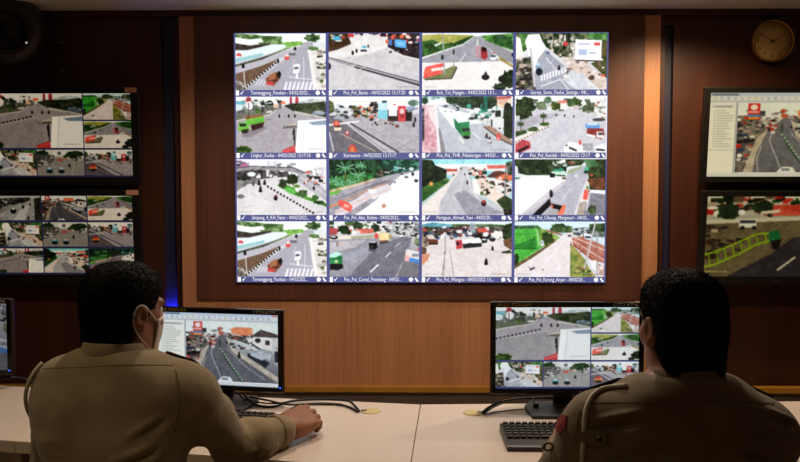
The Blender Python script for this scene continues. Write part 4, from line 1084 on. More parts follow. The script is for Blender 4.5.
for r in range(4):
    for c in range(4):
        x0, z1 = c * cw + cw * 0.016, vh - r * ch - ch * 0.012
        iw, ih = cw * 0.968, ch * 0.893
        tile = picture('camera_feed', shrink(feed(FN[r][c]), 2), iw, ih, M['scr_wall'], wall, (x0, -0.0012, z1 - ih))
        bz = -ch * 0.046                       # centre of the caption bar below the picture
        bh = ch * 0.08
        text_obj('caption', CAP[r][c], bh * 1.08, M['wall_white'], tile, (iw * 0.165, -0.0004, bz), 'LEFT', iw * WID[r][c])
        bm = bmesh.new()
        def quad(pts):
            bm.faces.new([bm.verts.new((p[0], -0.0004, bz + p[1])) for p in pts])
        quad([(0.0, -bh * .52), (iw * .036, -bh * .52), (iw * .036, bh * .5), (0.0, bh * .5)])
        quad([(iw * .05, -bh * .05), (iw * .06, -bh * .4), (iw * .064, -bh * .12), (iw * .056, .05 * bh)])
        quad([(iw * .06, -bh * .4), (iw * .09, bh * .42), (iw * .082, bh * .42), (iw * .058, -bh * .15)])
        cx_, rr = iw * .91, bh * .44
        bm.faces.new([bm.verts.new((cx_ + rr * math.cos(2 * PI * k / 14), -0.0004, bz + rr * math.sin(2 * PI * k / 14))) for k in range(14)])
        quad([(iw * .952, bh * .2), (iw * .965, bh * .45), (iw * .998, -bh * .35), (iw * .975, -bh * .45)])
        from_bm('caption_icons', bm, M['wall_white'], tile)
        if (r, c) == (1, 3):                   # the selected picture has a white outline
            bm = bmesh.new()
            t_, lo_, hi_ = 0.004, -ch * 0.1, ih
            for (a0, b0, a1, b1) in ((-t_, lo_ - .002, iw + t_, lo_ + .002), (-t_, hi_ - .001, iw + t_, hi_ + .003), (-t_, lo_, 0, hi_), (iw, lo_, iw + t_, hi_)):
                bm.faces.new([bm.verts.new((p[0], -0.0003, p[1])) for p in ((a0, b0), (a1, b0), (a1, b1), (a0, b1))])
            from_bm('selection_outline', bm, M['wall_white'], tile)


# ------------------------------------------------------------------ televisions
def frame_mesh(bm, w, h, bl, br, bt, bb, y0, y1, bev=0.002):
    """a bezel ring around an opening w x h whose lower left corner is the origin"""
    O = [(-bl, -bb), (w + br, -bb), (w + br, h + bt), (-bl, h + bt)]
    I = [(0, 0), (w, 0), (w, h), (0, h)]
    V = {}
    for k, ring in (('o', O), ('i', I)):
        for y in (y0, y1):
            V[k, y] = [bm.verts.new((p[0], y, p[1])) for p in ring]
    for i in range(4):
        j = (i + 1) % 4
        bm.faces.new((V['o', y0][i], V['o', y0][j], V['i', y0][j], V['i', y0][i]))
        bm.faces.new((V['o', y1][j], V['o', y1][i], V['i', y1][i], V['i', y1][j]))
        bm.faces.new((V['o', y0][j], V['o', y0][i], V['o', y1][i], V['o', y1][j]))
        bm.faces.new((V['i', y0][i], V['i', y0][j], V['i', y1][j], V['i', y1][i]))
    es = [e for e in bm.edges if all(v in V['o', y0] or v in V['o', y1] for v in e.verts)]
    bmesh.ops.bevel(bm, geom=es, offset=bev, segments=2, profile=0.5, affect='EDGES')


def television(rect, Y, tilt, label, mat, cells, cap_mat, sticker=None, bez=(0.042, 0.042, 0.03, 0.042)):
    """rect = pixel box of the lit screen; cells = (x0, y0, x1, y1, feed, shrink) in fractions from the top left"""
    x0, z1 = zx(rect[0], rect[1], Y)
    x1, z0 = zx(rect[2], rect[3], Y)
    w_, h_ = x1 - x0, z1 - z0
    t = empty('wall_television', (x0, Y, z0), 0, label, 'television', 'wall televisions')
    t.rotation_euler = (tilt, 0, 0)
    bl, br, bt, bb = bez
    bm = bmesh.new()
    frame_mesh(bm, w_, h_, bl, br, bt, bb, -0.008, 0.012, 0.003)
    from_bm('bezel', bm, M['black'], t)
    bm = bmesh.new()
    bm_box(bm, (-bl + 0.006, 0.012, -bb + 0.006), (w_ + br - 0.006, 0.035, h_ + bt - 0.006), 0.004)
    bm_box(bm, (w_ * 0.25, 0.035, h_ * 0.2), (w_ * 0.75, 0.055, h_ * 0.85), 0.004)
    from_bm('housing', bm, M['black'], t)
    box('wall_mount', (w_ * 0.4, 0.055, h_ * 0.35), (w_ * 0.6, 4.05 - Y - 0.004 + (0.02 if tilt > 0 else 0), h_ * 0.65), M['dark_grey'], t)
    scr = box('screen', (0, 0.002, 0), (w_, 0.006, h_), cap_mat, t)
    for (a, b, c, d, fn, k) in cells:
        if isinstance(fn, str):
            picture('camera_feed', shrink(feed(fn), k), (c - a) * w_, (d - b) * h_, mat, t, (a * w_, 0.001, (1 - d) * h_))
    if sticker:
        box('sticker', (w_ - 0.026, -0.0095, h_ + 0.004), (w_ + 0.033, -0.008, h_ + 0.028), M['sticker'], t)
    box('badge', (w_ * 0.5 - 0.02, -0.009, -bb * 0.6), (w_ * 0.5 + 0.02, -0.008, -bb * 0.42), M['dark_grey'], t)
    return t, w_, h_


g = 0.008
SIX = [(0, 0, .662, .648, 'kudus2', 2), (.67, 0, 1, .31, 'karang', 4), (.67, .33, 1, .65, 'pejagan', 4), (0, .672, .33, .98, 'salatiga', 4), (.338, .672, .662, .98, 'junction', 4), (.67, .672, 1, .98, 'karto2', 4)]
NINE = []
for r, row in enumerate([['wetroad', 'pantura', 'pejagan'], ['salatiga', 'junction', 'karto2'], ['kudus2', 'yani', 'alas']]):
    for c, fn in enumerate(row):
        NINE.append((c / 3 + g / 2, r / 3 + .004, (c + 1) / 3 - g / 2, (r + 1) / 3 - .024, fn, 4))
television((-13, 94, 133.5, 177), 3.955, math.radians(3), 'upper left black television showing one large and five small road pictures', M['scr_tvL'], SIX, M['tv_blue'], True)
television((-3, 195.5, 135, 274.5), 3.955, math.radians(3), 'lower left black television showing nine small road pictures', M['scr_tvL'], NINE, M['tv_blue'], True)


def app_window(t, w_, h_, mat, name='pantura', split=40):
    """a program window: tool bar, list of camera names on the left, one picture on the right"""
    rgb = np.ones((98, 158, 3), np.float32) * hx('eceef2')
    rgb[:4] = hx('c9d4e8'); rgb[4:9] = hx('e4e8ee'); rgb[9:11] = hx('c4cad4')
    rng = np.random.default_rng(5)
    for x in range(4, 150, 7):
        rgb[5:8, x:x + 3] = hx(['b4bcc8', 'ccd2da', 'd8d0b8', 'bccad8'][rng.integers(4)])
    rgb[11:95, :split] = hx('f4f3ec')
    rgb[14:17, 2:split - 2] = hx('d8dce2'); rgb[15:17, 6:split - 4] = hx('a8b0bc')
    for i in range(15):
        y = 20 + i * 3
        ln = int(rng.uniform(.3, .68) * split)
        rgb[y:y + 1, 8:8 + ln] = hx('b8bcc0'); rgb[y:y + 1, 5:7] = hx('a4b2c4')
    rgb[66:67, :split] = hx('c8ccd0'); rgb[11:95, split:split + 2] = hx('aab0bc')
    rgb[94:] = hx('dfe2ea'); rgb[1:3, 2:30] = hx('6a7a98')
    rgb[1:3, 150:156] = hx('e07868')
    picture('program_window', rgb, w_, h_, mat, t, (0, 0.001, 0))
    picture('camera_feed', shrink(feed(name), 2), w_ * (1 - (split + 2) / 158), h_ * 0.83, mat, t, (w_ * (split + 2) / 158, 0.0003, h_ * 0.05))
    return rgb


t, w_, h_ = television((707.5, 93.5, 855, 176.5), 3.94, math.radians(5.5), 'upper right black television showing a program window with a curved road', M['scr_tvR'], [], M['tv_blue'], bez=(0.03, 0.03, 0.028, 0.03))
app_window(t, w_, h_, M['scr_tvR'], split=28)
t, w_, h_ = television((704.5, 196, 850, 276.5), 3.94, math.radians(5.5), 'lower right black television showing a crossing with a yellow green barrier', M['scr_tvR2'], [(0, 0, 1, 1, 'barrier', 2)], M['tv_blue'], bez=(0.03, 0.03, 0.028, 0.042))

# ------------------------------------------------------------------ clock
cpos = at(771.8, 41.5, 4.02)
cr = 20.5 / 800 * 4.02
ck = empty('wall_clock', cpos, 0, 'round gold rimmed wall clock with tan face above right televisions', 'clock')
RX = Matrix.Rotation(PI / 2, 4, 'X')      # local z to -y
lathe('rim', [(cr * 0.90, 0.012), (cr * 0.92, 0.022), (cr * 0.965, 0.026), (cr, 0.018), (cr * 1.01, 0.0), (cr, -0.03), (cr * 0.9, -0.03)], M['gold'], ck, 48, RX)
lathe('face', [(0.0, 0.0075), (cr * 0.915, 0.0075), (cr * 0.915, -0.028), (0.0, -0.028)], M['clock_face'], ck, 48, RX)
for k in range(1, 13):
    a = k * PI / 6
    text_obj('numeral', str(k), cr * 0.24, M['clock_ink'], ck, (cr * 0.70 * math.sin(a), -0.0082, cr * 0.70 * math.cos(a)), 'CENTER')


def hand(ang, ln, wd, y):
    bm = bmesh.new()
    bm_box(bm, (-wd, y, -cr * 0.12), (wd, y + 0.0012, ln))
    for v in bm.verts:
        if v.co.z > 0: v.co.x *= 0.5
    return from_bm('hand', bm, M['black'], ck)


h1 = hand(0, cr * 0.58, 0.0022, -0.0115); h1.rotation_euler = (0, math.radians(60), 0)
h2 = hand(0, cr * 0.66, 0.0013, -0.0135); h2.rotation_euler = (0, math.radians(-57), 0)
h2.data.materials[0] = M['clock_ink']
lathe('hub', [(0, 0.018), (0.004, 0.018), (0.004, 0.0075)], M['black'], ck, 16, RX)

# ------------------------------------------------------------------ dark loudspeaker at the top left
sp = empty('wall_speaker', at(8, 30, 3.86), 0, 'dark rounded loudspeaker high on the wall above left televisions', 'speaker')
sp.rotation_euler = (math.radians(14), 0, math.radians(14))
R0 = 0.115
prof = []
for k in range(13):
    t_ = k / 12 * PI / 2
    prof.append((R0 * 1.55 * (math.cos(t_) * 0.45 + 0.55 * math.cos(t_) ** 0.5) if k < 12 else 0.0, -0.12 * math.sin(t_)))
bm = bmesh.new()
bm_lathe(bm, [(R0 * 0.72, 0.03), (R0 * 0.80, 0.055), (R0 * 1.0, 0.06), (R0 * 1.25, 0.045), (R0 * 1.45, 0.01), (R0 * 1.5, -0.03), (R0 * 1.38, -0.08), (R0 * 0.9, -0.12), (0, -0.125)], 40, RX)
from_bm('shell', bm, M['speaker'], sp, True)
lathe('cone', [(0, 0.018), (R0 * 0.22, 0.024), (R0 * 0.3, 0.004), (R0 * 0.72, 0.034)], M['mesh'], sp, 36, RX)
lathe('surround', [(R0 * 0.70, 0.03), (R0 * 0.74, 0.044), (R0 * 0.80, 0.054)], M['black_gloss'], sp, 36, RX)
lathe('indicator_light', [(0, 0.064), (0.004, 0.0635), (0.005, 0.055)], M['white_led'], sp, 12, Matrix.Translation((R0 * 0.78, 0, -R0 * 0.45)) @ RX)
box('wall_arm', (-0.025, 0.11, -0.025), (0.025, 0.22, 0.025), M['black'], sp, 0.004)
bx0 = at(63, 57, 4.045)
br = empty('wall_bracket', bx0, 0, 'small dark bracket plate screwed to wall beside the loudspeaker', 'bracket')
box('plate', (-0.012, -0.006, -0.085), (0.012, 0.005, 0.085), M['dark_grey'], br, 0.002)
for z in (-0.07, 0.07):
    lathe('screw', [(0, 0.010), (0.004, 0.009), (0.005, 0.006)], M['steel'], br, 12, Matrix.Translation((0, 0, z)) @ RX)
tag(tube('speaker_cable', spline([at(46, 5, 4.03), at(47, 15, 4.035), at(49, 26, 4.04), at(53, 40, 4.04)], 6), 0.004, M['cable']), 'thin black cable running down the wall beside the loudspeaker', 'cable')

# ------------------------------------------------------------------ desks
DZ = 0.75


def prism(bm, poly, z0, z1, bev=0.0):
    A = [bm.verts.new((p[0], p[1], z0)) for p in poly]
    B = [bm.verts.new((p[0], p[1], z1)) for p in poly]
    n = len(poly)
    fs = [bm.faces.new(A[::-1]), bm.faces.new(B)]
    for i in range(n):
        fs.append(bm.faces.new((A[i], A[(i + 1) % n], B[(i + 1) % n], B[i])))
    if bev:
        es = {e for f in fs for e in f.edges}
        bmesh.ops.bevel(bm, geom=list(es), offset=bev, segments=2, profile=0.5, affect='EDGES')


def desk(fl, fr, brr, bl, label):
    """four top corners, anticlockwise from the front left"""
    o = Vector((fl[0], fl[1], 0))
    q = [Vector((p[0], p[1], 0)) - o for p in (fl, fr, brr, bl)]
    t = empty('desk', o, 0, label, 'desk', 'cream control room desks')
    u = (q[1] - q[0]).normalized()
    gap = 0.0012
    ctr = sum(q, Vector()) / 4
    qq = [p + (ctr - p).normalized() * gap for p in q]
    bm = bmesh.new()
    prism(bm, qq, DZ - 0.026, DZ, 0.002)
    from_bm('tabletop', bm, M['desk'], t)
    def lerp(a, b, s): return a + (b - a) * s
    fe = 0.012
    bm = bmesh.new()          # edge band along the front
    n = Vector((u.y, -u.x, 0))
    prism(bm, [qq[0] + n * 0.001, qq[1] + n * 0.001, qq[1] - n * 0.006, qq[0] - n * 0.006], DZ - 0.034, DZ - 0.0262)
    from_bm('edge_band', bm, M['desk_edge'], t)
    w_ = (q[1] - q[0]).length
    for s0, s1 in ((0.012, 0.012 + 0.024 / w_), (1 - 0.012 - 0.024 / w_, 1 - 0.012)):
        bm = bmesh.new()
        a, b = lerp(q[0], q[1], s0), lerp(q[0], q[1], s1)
        c, d = lerp(q[3], q[2], s1), lerp(q[3], q[2], s0)
        prism(bm, [lerp(a, d, .08), lerp(b, c, .08), lerp(b, c, .97), lerp(a, d, .97)], 0.0, DZ - 0.0262)
        from_bm('side_panel', bm, M['desk'], t)
    bm = bmesh.new()
    a, b, c, d = lerp(q[0], q[1], .06), lerp(q[0], q[1], .94), lerp(q[3], q[2], .94), lerp(q[3], q[2], .06)
    prism(bm, [lerp(a, d, .90), lerp(b, c, .90), lerp(b, c, .93), lerp(a, d, .93)], 0.12, DZ - 0.0262)
    from_bm('back_panel', bm, M['desk'], t)
    return t


def dz(px, py): 
    p = on_z(px, py, DZ)
    return Vector((p.x, p.y, 0))


Abr, Afr = dz(420.5, 404.3), dz(409.5, 470)
Afl = dz(14, 441)
bk = dz(0, 385.5) - Abr                                # direction of the left desk's back edge
Abl = Abr + bk * ((Afl.x + 0.10 - Abr.x) / bk.x)
desk(Afl, Afr, Abr, Abl, 'cream topped desk in front of the left officer')
v = (Afl - Afr).normalized() * 1.1
vb = bk.normalized() * 1.05
desk(Afl + v, Afl, Abl, Abl + vb, 'cream topped desk at the left edge under the dim side monitor')
Cbr = dz(790, 401.2)
Cb = Abr + (Cbr - Abr).normalized() * 1.2
Cf = Cb + Vector((0.0, -0.635, 0))
desk(Afr, Cf, Cb, Abr, 'cream topped desk in front of the right officer')
vd = (Cbr - Abr).normalized() * 1.1
desk(Cf, Cf + vd, Cb + vd, Cb, 'cream topped desk at the right edge beyond the right officer')

for (px, py, rx, lab) in ((473, 413.2, 0.032, 'beige cable cover in the right desk beside two black cables'), (371, 411.5, 0.032, 'beige cable cover in the left desk where three cables end')):
    p = on_z(px, py, DZ)
    t = empty('cable_grommet', (p.x, p.y, DZ), 0, lab, 'cable cover', 'cable covers in the desks')
    lathe('cap', [(0, 0.004), (rx * 0.85, 0.004), (rx, 0.0008), (rx, 0.0)], M['grommet'], t, 28)
    box('cable_notch', (rx * 0.45 if px > 400 else -rx, -0.008, 0.0), (rx if px > 400 else -rx * 0.45, 0.008, 0.0046), M['black'], t)


# ------------------------------------------------------------------ desk monitors
def monitor(cx, cy, rz, w_, h_, zb, label, left_text, right_text, bez=0.017, base=(0.26, 0.17), cable=None, led=True):
    """cx, cy: centre of the screen plane on plan; zb: height of the lit area's lower edge"""
    t = empty('desktop_monitor', (cx, cy, DZ), rz, label, 'monitor', 'desk monitors')
    z = zb - DZ
    bm = bmesh.new()
    frame_mesh(bm, w_, h_, bez, bez, bez, bez, -0.006, 0.014, 0.004)
    for v_ in bm.verts: v_.co += Vector((-w_ / 2, 0, z))
    from_bm('bezel', bm, M['black_gloss'], t)
    bm = bmesh.new()
    bm_box(bm, (-w_ / 2 - bez + .005, .014, z - bez + .005), (w_ / 2 + bez - .005, .026, z + h_ + bez - .005), 0.004)
    bm_box(bm, (-w_ * .3, .026, z + h_ * .1), (w_ * .3, .05, z + h_ * .8), 0.01)
    from_bm('housing', bm, M['black'], t)
    bm = bmesh.new()
    bm_box(bm, (-0.032, 0.05, 0.008), (0.032, 0.072, z + h_ * 0.45), 0.006)
    bm_box(bm, (-0.045, 0.028, z + h_ * 0.22), (0.045, 0.06, z + h_ * 0.5), 0.004)
    from_bm('neck', bm, M['black'], t)
    bm = bmesh.new()
    bw, bd = base[0] / 2, base[1]
    prism(bm, [(-bw * .96, 0.085 - bd), (bw * .96, 0.085 - bd), (bw, .04), (bw * .8, .095), (-bw * .8, .095), (-bw, .04)], 0.0, 0.011, 0.003)
    from_bm('base', bm, M['dark_grey'], t)
    if left_text:
        text_obj('lettering', left_text, bez * 0.78, M['yellow_ink'], t, (-w_ / 2 + 0.001, -0.0066, z + h_ + bez * 0.5), 'LEFT', 0.108)
    if right_text:
        text_obj('lettering', right_text, bez * 0.78, M['white_ink'], t, (w_ / 2 - 0.085, -0.0066, z + h_ + bez * 0.5), 'LEFT', 0.082)
    if led:
        box('power_light', (w_ / 2 + bez * .3, -0.0068, z - bez * 0.1), (w_ / 2 + bez * .55, -0.006, z + bez * .15), M['small_blue_led'], t)
    return t, (-w_ / 2, z)


def place_pictures(t, org, w_, h_, cells, mat, back):
    scr = box('screen', (org[0], 0.004, org[1]), (org[0] + w_, 0.008, org[1] + h_), back, t)
    for (a, b, c, d, fn, k) in cells:
        picture('camera_feed', shrink(feed(fn), k), (c - a) * w_, (d - b) * h_, mat, t, (org[0] + a * w_, 0.003, org[1] + (1 - d) * h_))


# right monitor
Y2 = 2.55
a2, b2 = at(495.7, 307, Y2), at(638.5, 388.8, Y2)
w2, h2_ = b2.x - a2.x, a2.z - b2.z
mon2, org = monitor((a2.x + b2.x) / 2, Y2, math.radians(1.0), w2, h2_, b2.z, 'black desk monitor before the right officer, its grid of six road pictures', 'JALUR TENGAH', 'CCTV RTMC')
place_pictures(mon2, org, w2, h2_, SIX, M['scr_mon'], M['mon_blue'])
# left monitor, turned with its desk
c1 = at(217, 349, 2.63)
w1, h1_ = 0.430, 0.2395
mon1, org = monitor(c1.x, c1.y, math.radians(-10.5), w1, h1_, c1.z - h1_ / 2, 'black desk monitor before the left officer showing a curved road', 'JALUR PANTURA', 'CCTV RTMC')
box('screen', (org[0], 0.004, org[1]), (org[0] + w1, 0.008, org[1] + h1_), M['mon_blue'], mon1)
holder_before = set(o.name for o in COL.objects)
app_window(mon1, w1, h1_, M['scr_mon'], split=36)
for o in list(COL.objects):
    if o.name not in holder_before:
        o.location = (o.location.x + org[0], o.location.y + 0.0022, o.location.z + org[1])
# side monitor at the left edge
c3 = at(-45, 335, 2.86)
mon3, org = monitor(c3.x, c3.y, math.radians(-10), 0.43, 0.2405, c3.z - 0.12, 'dim black monitor cut off by the left edge of the photo', None, 'CCTV RTMC')
place_pictures(mon3, org, 0.43, 0.2405, [(0, 0, 1, 1, 'comal', 2)], M['scr_dim'], M['mon_blue'])


# ------------------------------------------------------------------ keyboards
def keyboard(loc, rz, label, rest=True):
    t = empty('keyboard', loc, rz, label, 'keyboard', 'black keyboards on the desks')
    L, D, R = 0.44, 0.135, 0.055 if rest else 0.012
    bm = bmesh.new()
    prof = [(-R, 0.0), (-R, 0.012), (-R + 0.006, 0.015), (0.0, 0.017), (0.004, 0.015), (D - 0.006, 0.024), (D, 0.021), (D, 0.0)]
    A = [bm.verts.new((0, p[0], p[1])) for p in prof]
    B = [bm.verts.new((L, p[0], p[1])) for p in prof]
    bm.faces.new(A); bm.faces.new(B[::-1])
    for i in range(len(prof)):
        j = (i + 1) % len(prof)
        bm.faces.new((A[i], B[i], B[j], A[j]))
    from_bm('body', bm, M['dark_grey'], t)
    bm = bmesh.new()
    sl = (0.024 - 0.015) / (D - 0.01)
    for r in range(6):
        y = 0.008 + r * 0.0205 + (0.003 if r == 5 else 0)
        x = 0.008
        while x < L - 0.02:
            if r == 0 and 0.10 < x < 0.14:
                wd = 0.105
            else:
                wd = 0.0165
            if not (0.287 < x < 0.297 or 0.357 < x < 0.362):
                z = 0.0155 + sl * y
                bm_box(bm, (x, y, z), (x + wd, y + 0.0165, z + 0.0062))
                tops = sorted(bm.verts[-8:] if False else list(bm.verts)[-8:], key=lambda v_: -v_.co.z)[:4]
                for v_ in tops:
                    v_.co.x += 0.0018 if v_.co.x < x + wd / 2 else -0.0018
                    v_.co.y += 0.0018 if v_.co.y < y + 0.008 else -0.0025
            x += wd + 0.0025
    k = from_bm('key_block', bm, M['keycap'], t)
    k['kind'] = 'stuff'
    return t


kb = on_z(499.5, 424, DZ + 0.02)
keyboard((kb.x, kb.y - 0.135, DZ), 0, 'black keyboard with palm rest on the right desk')
k1 = on_z(281, 415, DZ + 0.02)
a_ = math.radians(-10)
e = Vector((math.cos(a_), math.sin(a_), 0)); n_ = Vector((-math.sin(a_), math.cos(a_), 0))
k1o = Vector((k1.x, k1.y, DZ)) - e * 0.44 - n_ * 0.135
keyboard(k1o, a_, 'black keyboard under the forearm of the left officer', False)


# ------------------------------------------------------------------ cables
def cable(pts, r, label, mat='cable', name='cable', group='black cables on the desks'):
    P = []
    for p in pts:
        if len(p) == 3 and p[2] is not None and p[2] < 2:       # (px, py, height)
            P.append(on_z(p[0], p[1], p[2]))
        else:                                                    # (px, py, distance)
            P.append(at(p[0], p[1], p[2]))
    return tag(tube(name, spline(P, 8), r, M[mat]), label, 'cable', group)


zc_ = DZ + 0.0045
cable([(482, 413, DZ + .008), (488, 408, DZ + .02), (499, 402.5, DZ + .03), (515, 399, DZ + .03), (540, 397.5, DZ + .028), (566, 396.5, 2.6)], 0.0042, 'thicker black cable arching from the right desk cover behind its monitor')
cable([(483, 414, DZ + .006), (494, 407, DZ + .012), (508, 401.5, DZ + .02), (528, 398, DZ + .02), (560, 399, DZ + .02)], 0.0028, 'thinner black cable arching from the right desk cover')
cable([(484, 414.5, zc_), (500, 411.5, zc_), (520, 409.5, zc_), (548, 408, zc_)], 0.0025, 'brown cable lying flat on the right desk', 'cable_brown')
cable([(533.5, 397, 2.60), (533.5, 402, 2.585), (536, 408, 2.57), (541, 411, 2.575), (545, 408, 2.59)], 0.003, 'short black cable dangling under the right desk monitor')
p_ = at(536, 407, 2.565)
tag(box('cable_plug', (p_.x - .009, p_.y - .006, p_.z - .012), (p_.x + .009, p_.y + .006, p_.z + .012), M['black'], None, .003), 'small black plug on the cable dangling under the right monitor', 'plug')
cable([(359, 411, DZ + .006), (353, 404, DZ + .012), (346, 400.5, DZ + .016), (320, 399.5, zc_ + .004), (292, 401, zc_ + .002), (274, 406.5, zc_), (258, 405.5, zc_), (248, 399, DZ + .02), (244, 394, 2.65)], 0.0042, 'thick black cable crossing the left desk to its monitor')
cable([(358, 411.5, DZ + .005), (350, 407.5, zc_), (338, 404.5, zc_), (312, 404, zc_), (288, 404.5, zc_ + .006), (266, 400, DZ + .02), (250, 397, 2.66)], 0.0034, 'second black cable along the left desk below the thick one')
cable([(290, 409, zc_ - .001), (298, 405.5, zc_ - .001), (310, 403.5, zc_ + .002), (330, 403.2, zc_), (342, 404.2, zc_ + .004)], 0.0026, 'short brown cable end beside the hand on the left desk', 'cable_brown')
cable([(238, 393, 2.66), (244, 399, DZ + .015), (256, 402, zc_ + .004), (272, 403.5, zc_ + .008), (286, 402.5, zc_ + .012)], 0.0028, 'thin black cable curling under the left desk monitor')
cable([(-20, 386, zc_), (2, 379, DZ + .03), (12, 377, DZ + .04), (24, 378.5, DZ + .02), (34, 382, zc_)], 0.004, 'black cable on the desk below the dim side monitor')

# ------------------------------------------------------------------ people: smooth solid modelling on a grid
class Field:
    def __init__(s, lo, hi, h):
        s.lo = np.array(lo, np.float32); s.h = h
        n = np.ceil((np.array(hi) - s.lo) / h).astype(int) + 1
        s.ax = [s.lo[i] + h * np.arange(n[i], dtype=np.float32) for i in range(3)]
        s.d = np.full(n, 0.5, np.float32)

    def region(s, lo, hi):
        sl, ax = [], []
        for i in range(3):
            a = max(0, int((lo[i] - s.lo[i]) / s.h)); b = min(len(s.ax[i]), int((hi[i] - s.lo[i]) / s.h) + 2)
            if b - a < 2: return None, None
            sl.append(slice(a, b)); ax.append(s.ax[i][a:b])
        return tuple(sl), (ax[0][:, None, None], ax[1][None, :, None], ax[2][None, None, :])

    def mix(s, sl, d, k, mode):
        c = s.d[sl]
        if mode == 'sub':
            d = -d
            hh = np.maximum(k - np.abs(c - d), 0) / k
            s.d[sl] = np.maximum(c, d) + hh * hh * k * 0.25
        else:
            hh = np.maximum(k - np.abs(c - d), 0) / k
            s.d[sl] = np.minimum(c, d) - hh * hh * k * 0.25

    def cone(s, a, b, ra, rb, k=0.02, mode='add'):
        a, b = np.array(a, float), np.array(b, float)
        m = max(ra, rb) + max(k, 3 * s.h)
        sl, A = s.region(np.minimum(a, b) - m, np.maximum(a, b) + m)
        if sl is None: return
        ba = b - a; L2 = (ba ** 2).sum() + 1e-12
        P = [A[i] - np.float32(a[i]) for i in range(3)]
        t = np.clip((P[0] * ba[0] + P[1] * ba[1] + P[2] * ba[2]) / L2, 0, 1)
        d = np.sqrt((P[0] - t * ba[0]) ** 2 + (P[1] - t * ba[1]) ** 2 + (P[2] - t * ba[2]) ** 2) - (ra + (rb - ra) * t)
        s.mix(sl, d.astype(np.float32), k, mode)

    def ell(s, c, r, k=0.02, R=None, mode='add'):
        c, r = np.array(c, float), np.array(r, float)
        m = r.max() + max(k, 3 * s.h)
        sl, A = s.region(c - m, c + m)
        if sl is None: return
        P = [A[i] - np.float32(c[i]) for i in range(3)]
        if R is not None:
            P = [R[0][i] * P[0] + R[1][i] * P[1] + R[2][i] * P[2] for i in range(3)]
        k0 = np.sqrt((P[0] / r[0]) ** 2 + (P[1] / r[1]) ** 2 + (P[2] / r[2]) ** 2)
        k1 = np.sqrt((P[0] / r[0] ** 2) ** 2 + (P[1] / r[1] ** 2) ** 2 + (P[2] / r[2] ** 2) ** 2) + 1e-9
        s.mix(sl, (k0 * (k0 - 1) / k1).astype(np.float32), k, mode)

    def halfspace(s, p, n, k=0.004):
        """keep only what lies behind the plane through p with normal n"""
        A = (s.ax[0][:, None, None], s.ax[1][None, :, None], s.ax[2][None, None, :])
        d = (A[0] - p[0]) * n[0] + (A[1] - p[1]) * n[1] + (A[2] - p[2]) * n[2]
        hh = np.maximum(k - np.abs(s.d - d), 0) / k
        s.d = (np.maximum(s.d, d) + hh * hh * k * 0.25).astype(np.float32)

    def surface(s):
        d = s.d
        q = (d < 0)
        n = np.zeros(tuple(x - 1 for x in d.shape), np.uint8)
        for i in (0, 1):
            for j in (0, 1):
                for k in (0, 1):
                    n += q[i:i + n.shape[0], j:j + n.shape[1], k:k + n.shape[2]]
        I = np.argwhere((n > 0) & (n < 8))
        idx = np.full(n.shape, -1, np.int32)
        idx[I[:, 0], I[:, 1], I[:, 2]] = np.arange(len(I))
        acc = np.zeros((len(I), 3), np.float64); cnt = np.zeros(len(I))
        corners = [(i, j, k) for i in (0, 1) for j in (0, 1) for k in (0, 1)]
        val = {c: d[I[:, 0] + c[0], I[:, 1] + c[1], I[:, 2] + c[2]] for c in corners}
        for a in corners:
            for x in range(3):
                if a[x] == 0:
                    b = list(a); b[x] = 1; b = tuple(b)
                    va, vb = val[a], val[b]
                    m = (va < 0) != (vb < 0)
                    t = np.where(m, va / np.where(m, va - vb, 1), 0)
                    p = np.array(a, float)[None] + np.eye(3)[x][None] * t[:, None]
                    acc += p * m[:, None]; cnt += m
        V = s.lo + s.h * (I + acc / cnt[:, None])
        F = []
        for x in range(3):
            y, z = (x + 1) % 3, (x + 2) % 3
            a = [slice(None)] * 3; b = [slice(None)] * 3
            a[x] = slice(0, -1); b[x] = slice(1, None)
            qa, qb = q[tuple(a)], q[tuple(b)]
            E = np.argwhere(qa != qb)
            ok = (E[:, y] > 0) & (E[:, z] > 0) & (E[:, y] < d.shape[y] - 1) & (E[:, z] < d.shape[z] - 1)
            E = E[ok]
            ins = q[E[:, 0], E[:, 1], E[:, 2]]
            def cell(dy, dz_):
                e = E.copy(); e[:, y] -= dy; e[:, z] -= dz_
                return idx[e[:, 0], e[:, 1], e[:, 2]]
            quad = np.stack([cell(1, 1), cell(0, 1), cell(0, 0), cell(1, 0)], -1)
            quad[~ins] = quad[~ins][:, ::-1]
            F.append(quad)
        return V, np.concatenate(F)


def field_obj(name, f, mat, parent, shape=None, smooth=0):
    V, F = f.surface()
    if smooth:                                   # a little relaxing
        e = np.concatenate([F[:, [0, 1]], F[:, [1, 2]], F[:, [2, 3]], F[:, [3, 0]]])
        for _ in range(smooth):
            s_ = np.zeros_like(V); c_ = np.zeros(len(V))
            np.add.at(s_, e[:, 0], V[e[:, 1]]); np.add.at(s_, e[:, 1], V[e[:, 0]])
            np.add.at(c_, e[:, 0], 1); np.add.at(c_, e[:, 1], 1)
            V = V * 0.45 + 0.55 * s_ / c_[:, None]
    if shape is not None:
        # vertex normals from the faces
        nrm = np.zeros_like(V)
        fn = np.cross(V[F[:, 2]] - V[F[:, 0]], V[F[:, 3]] - V[F[:, 1]])
        for i in range(4): np.add.at(nrm, F[:, i], fn)
        nrm /= np.linalg.norm(nrm, axis=1)[:, None] + 1e-12
        V = V + nrm * shape(V, nrm)[:, None]
    me = bpy.data.meshes.new(name)
    me.vertices.add(len(V)); me.loops.add(F.size); me.polygons.add(len(F))
    me.vertices.foreach_set('co', V.astype(np.float32).ravel())
    me.loops.foreach_set('vertex_index', F.ravel().astype(np.int32))
    me.polygons.foreach_set('loop_start', np.arange(0, F.size, 4, dtype=np.int32))
    me.update(calc_edges=True)
    me.validate()
    return mesh_obj(name, me, mat, parent, True)


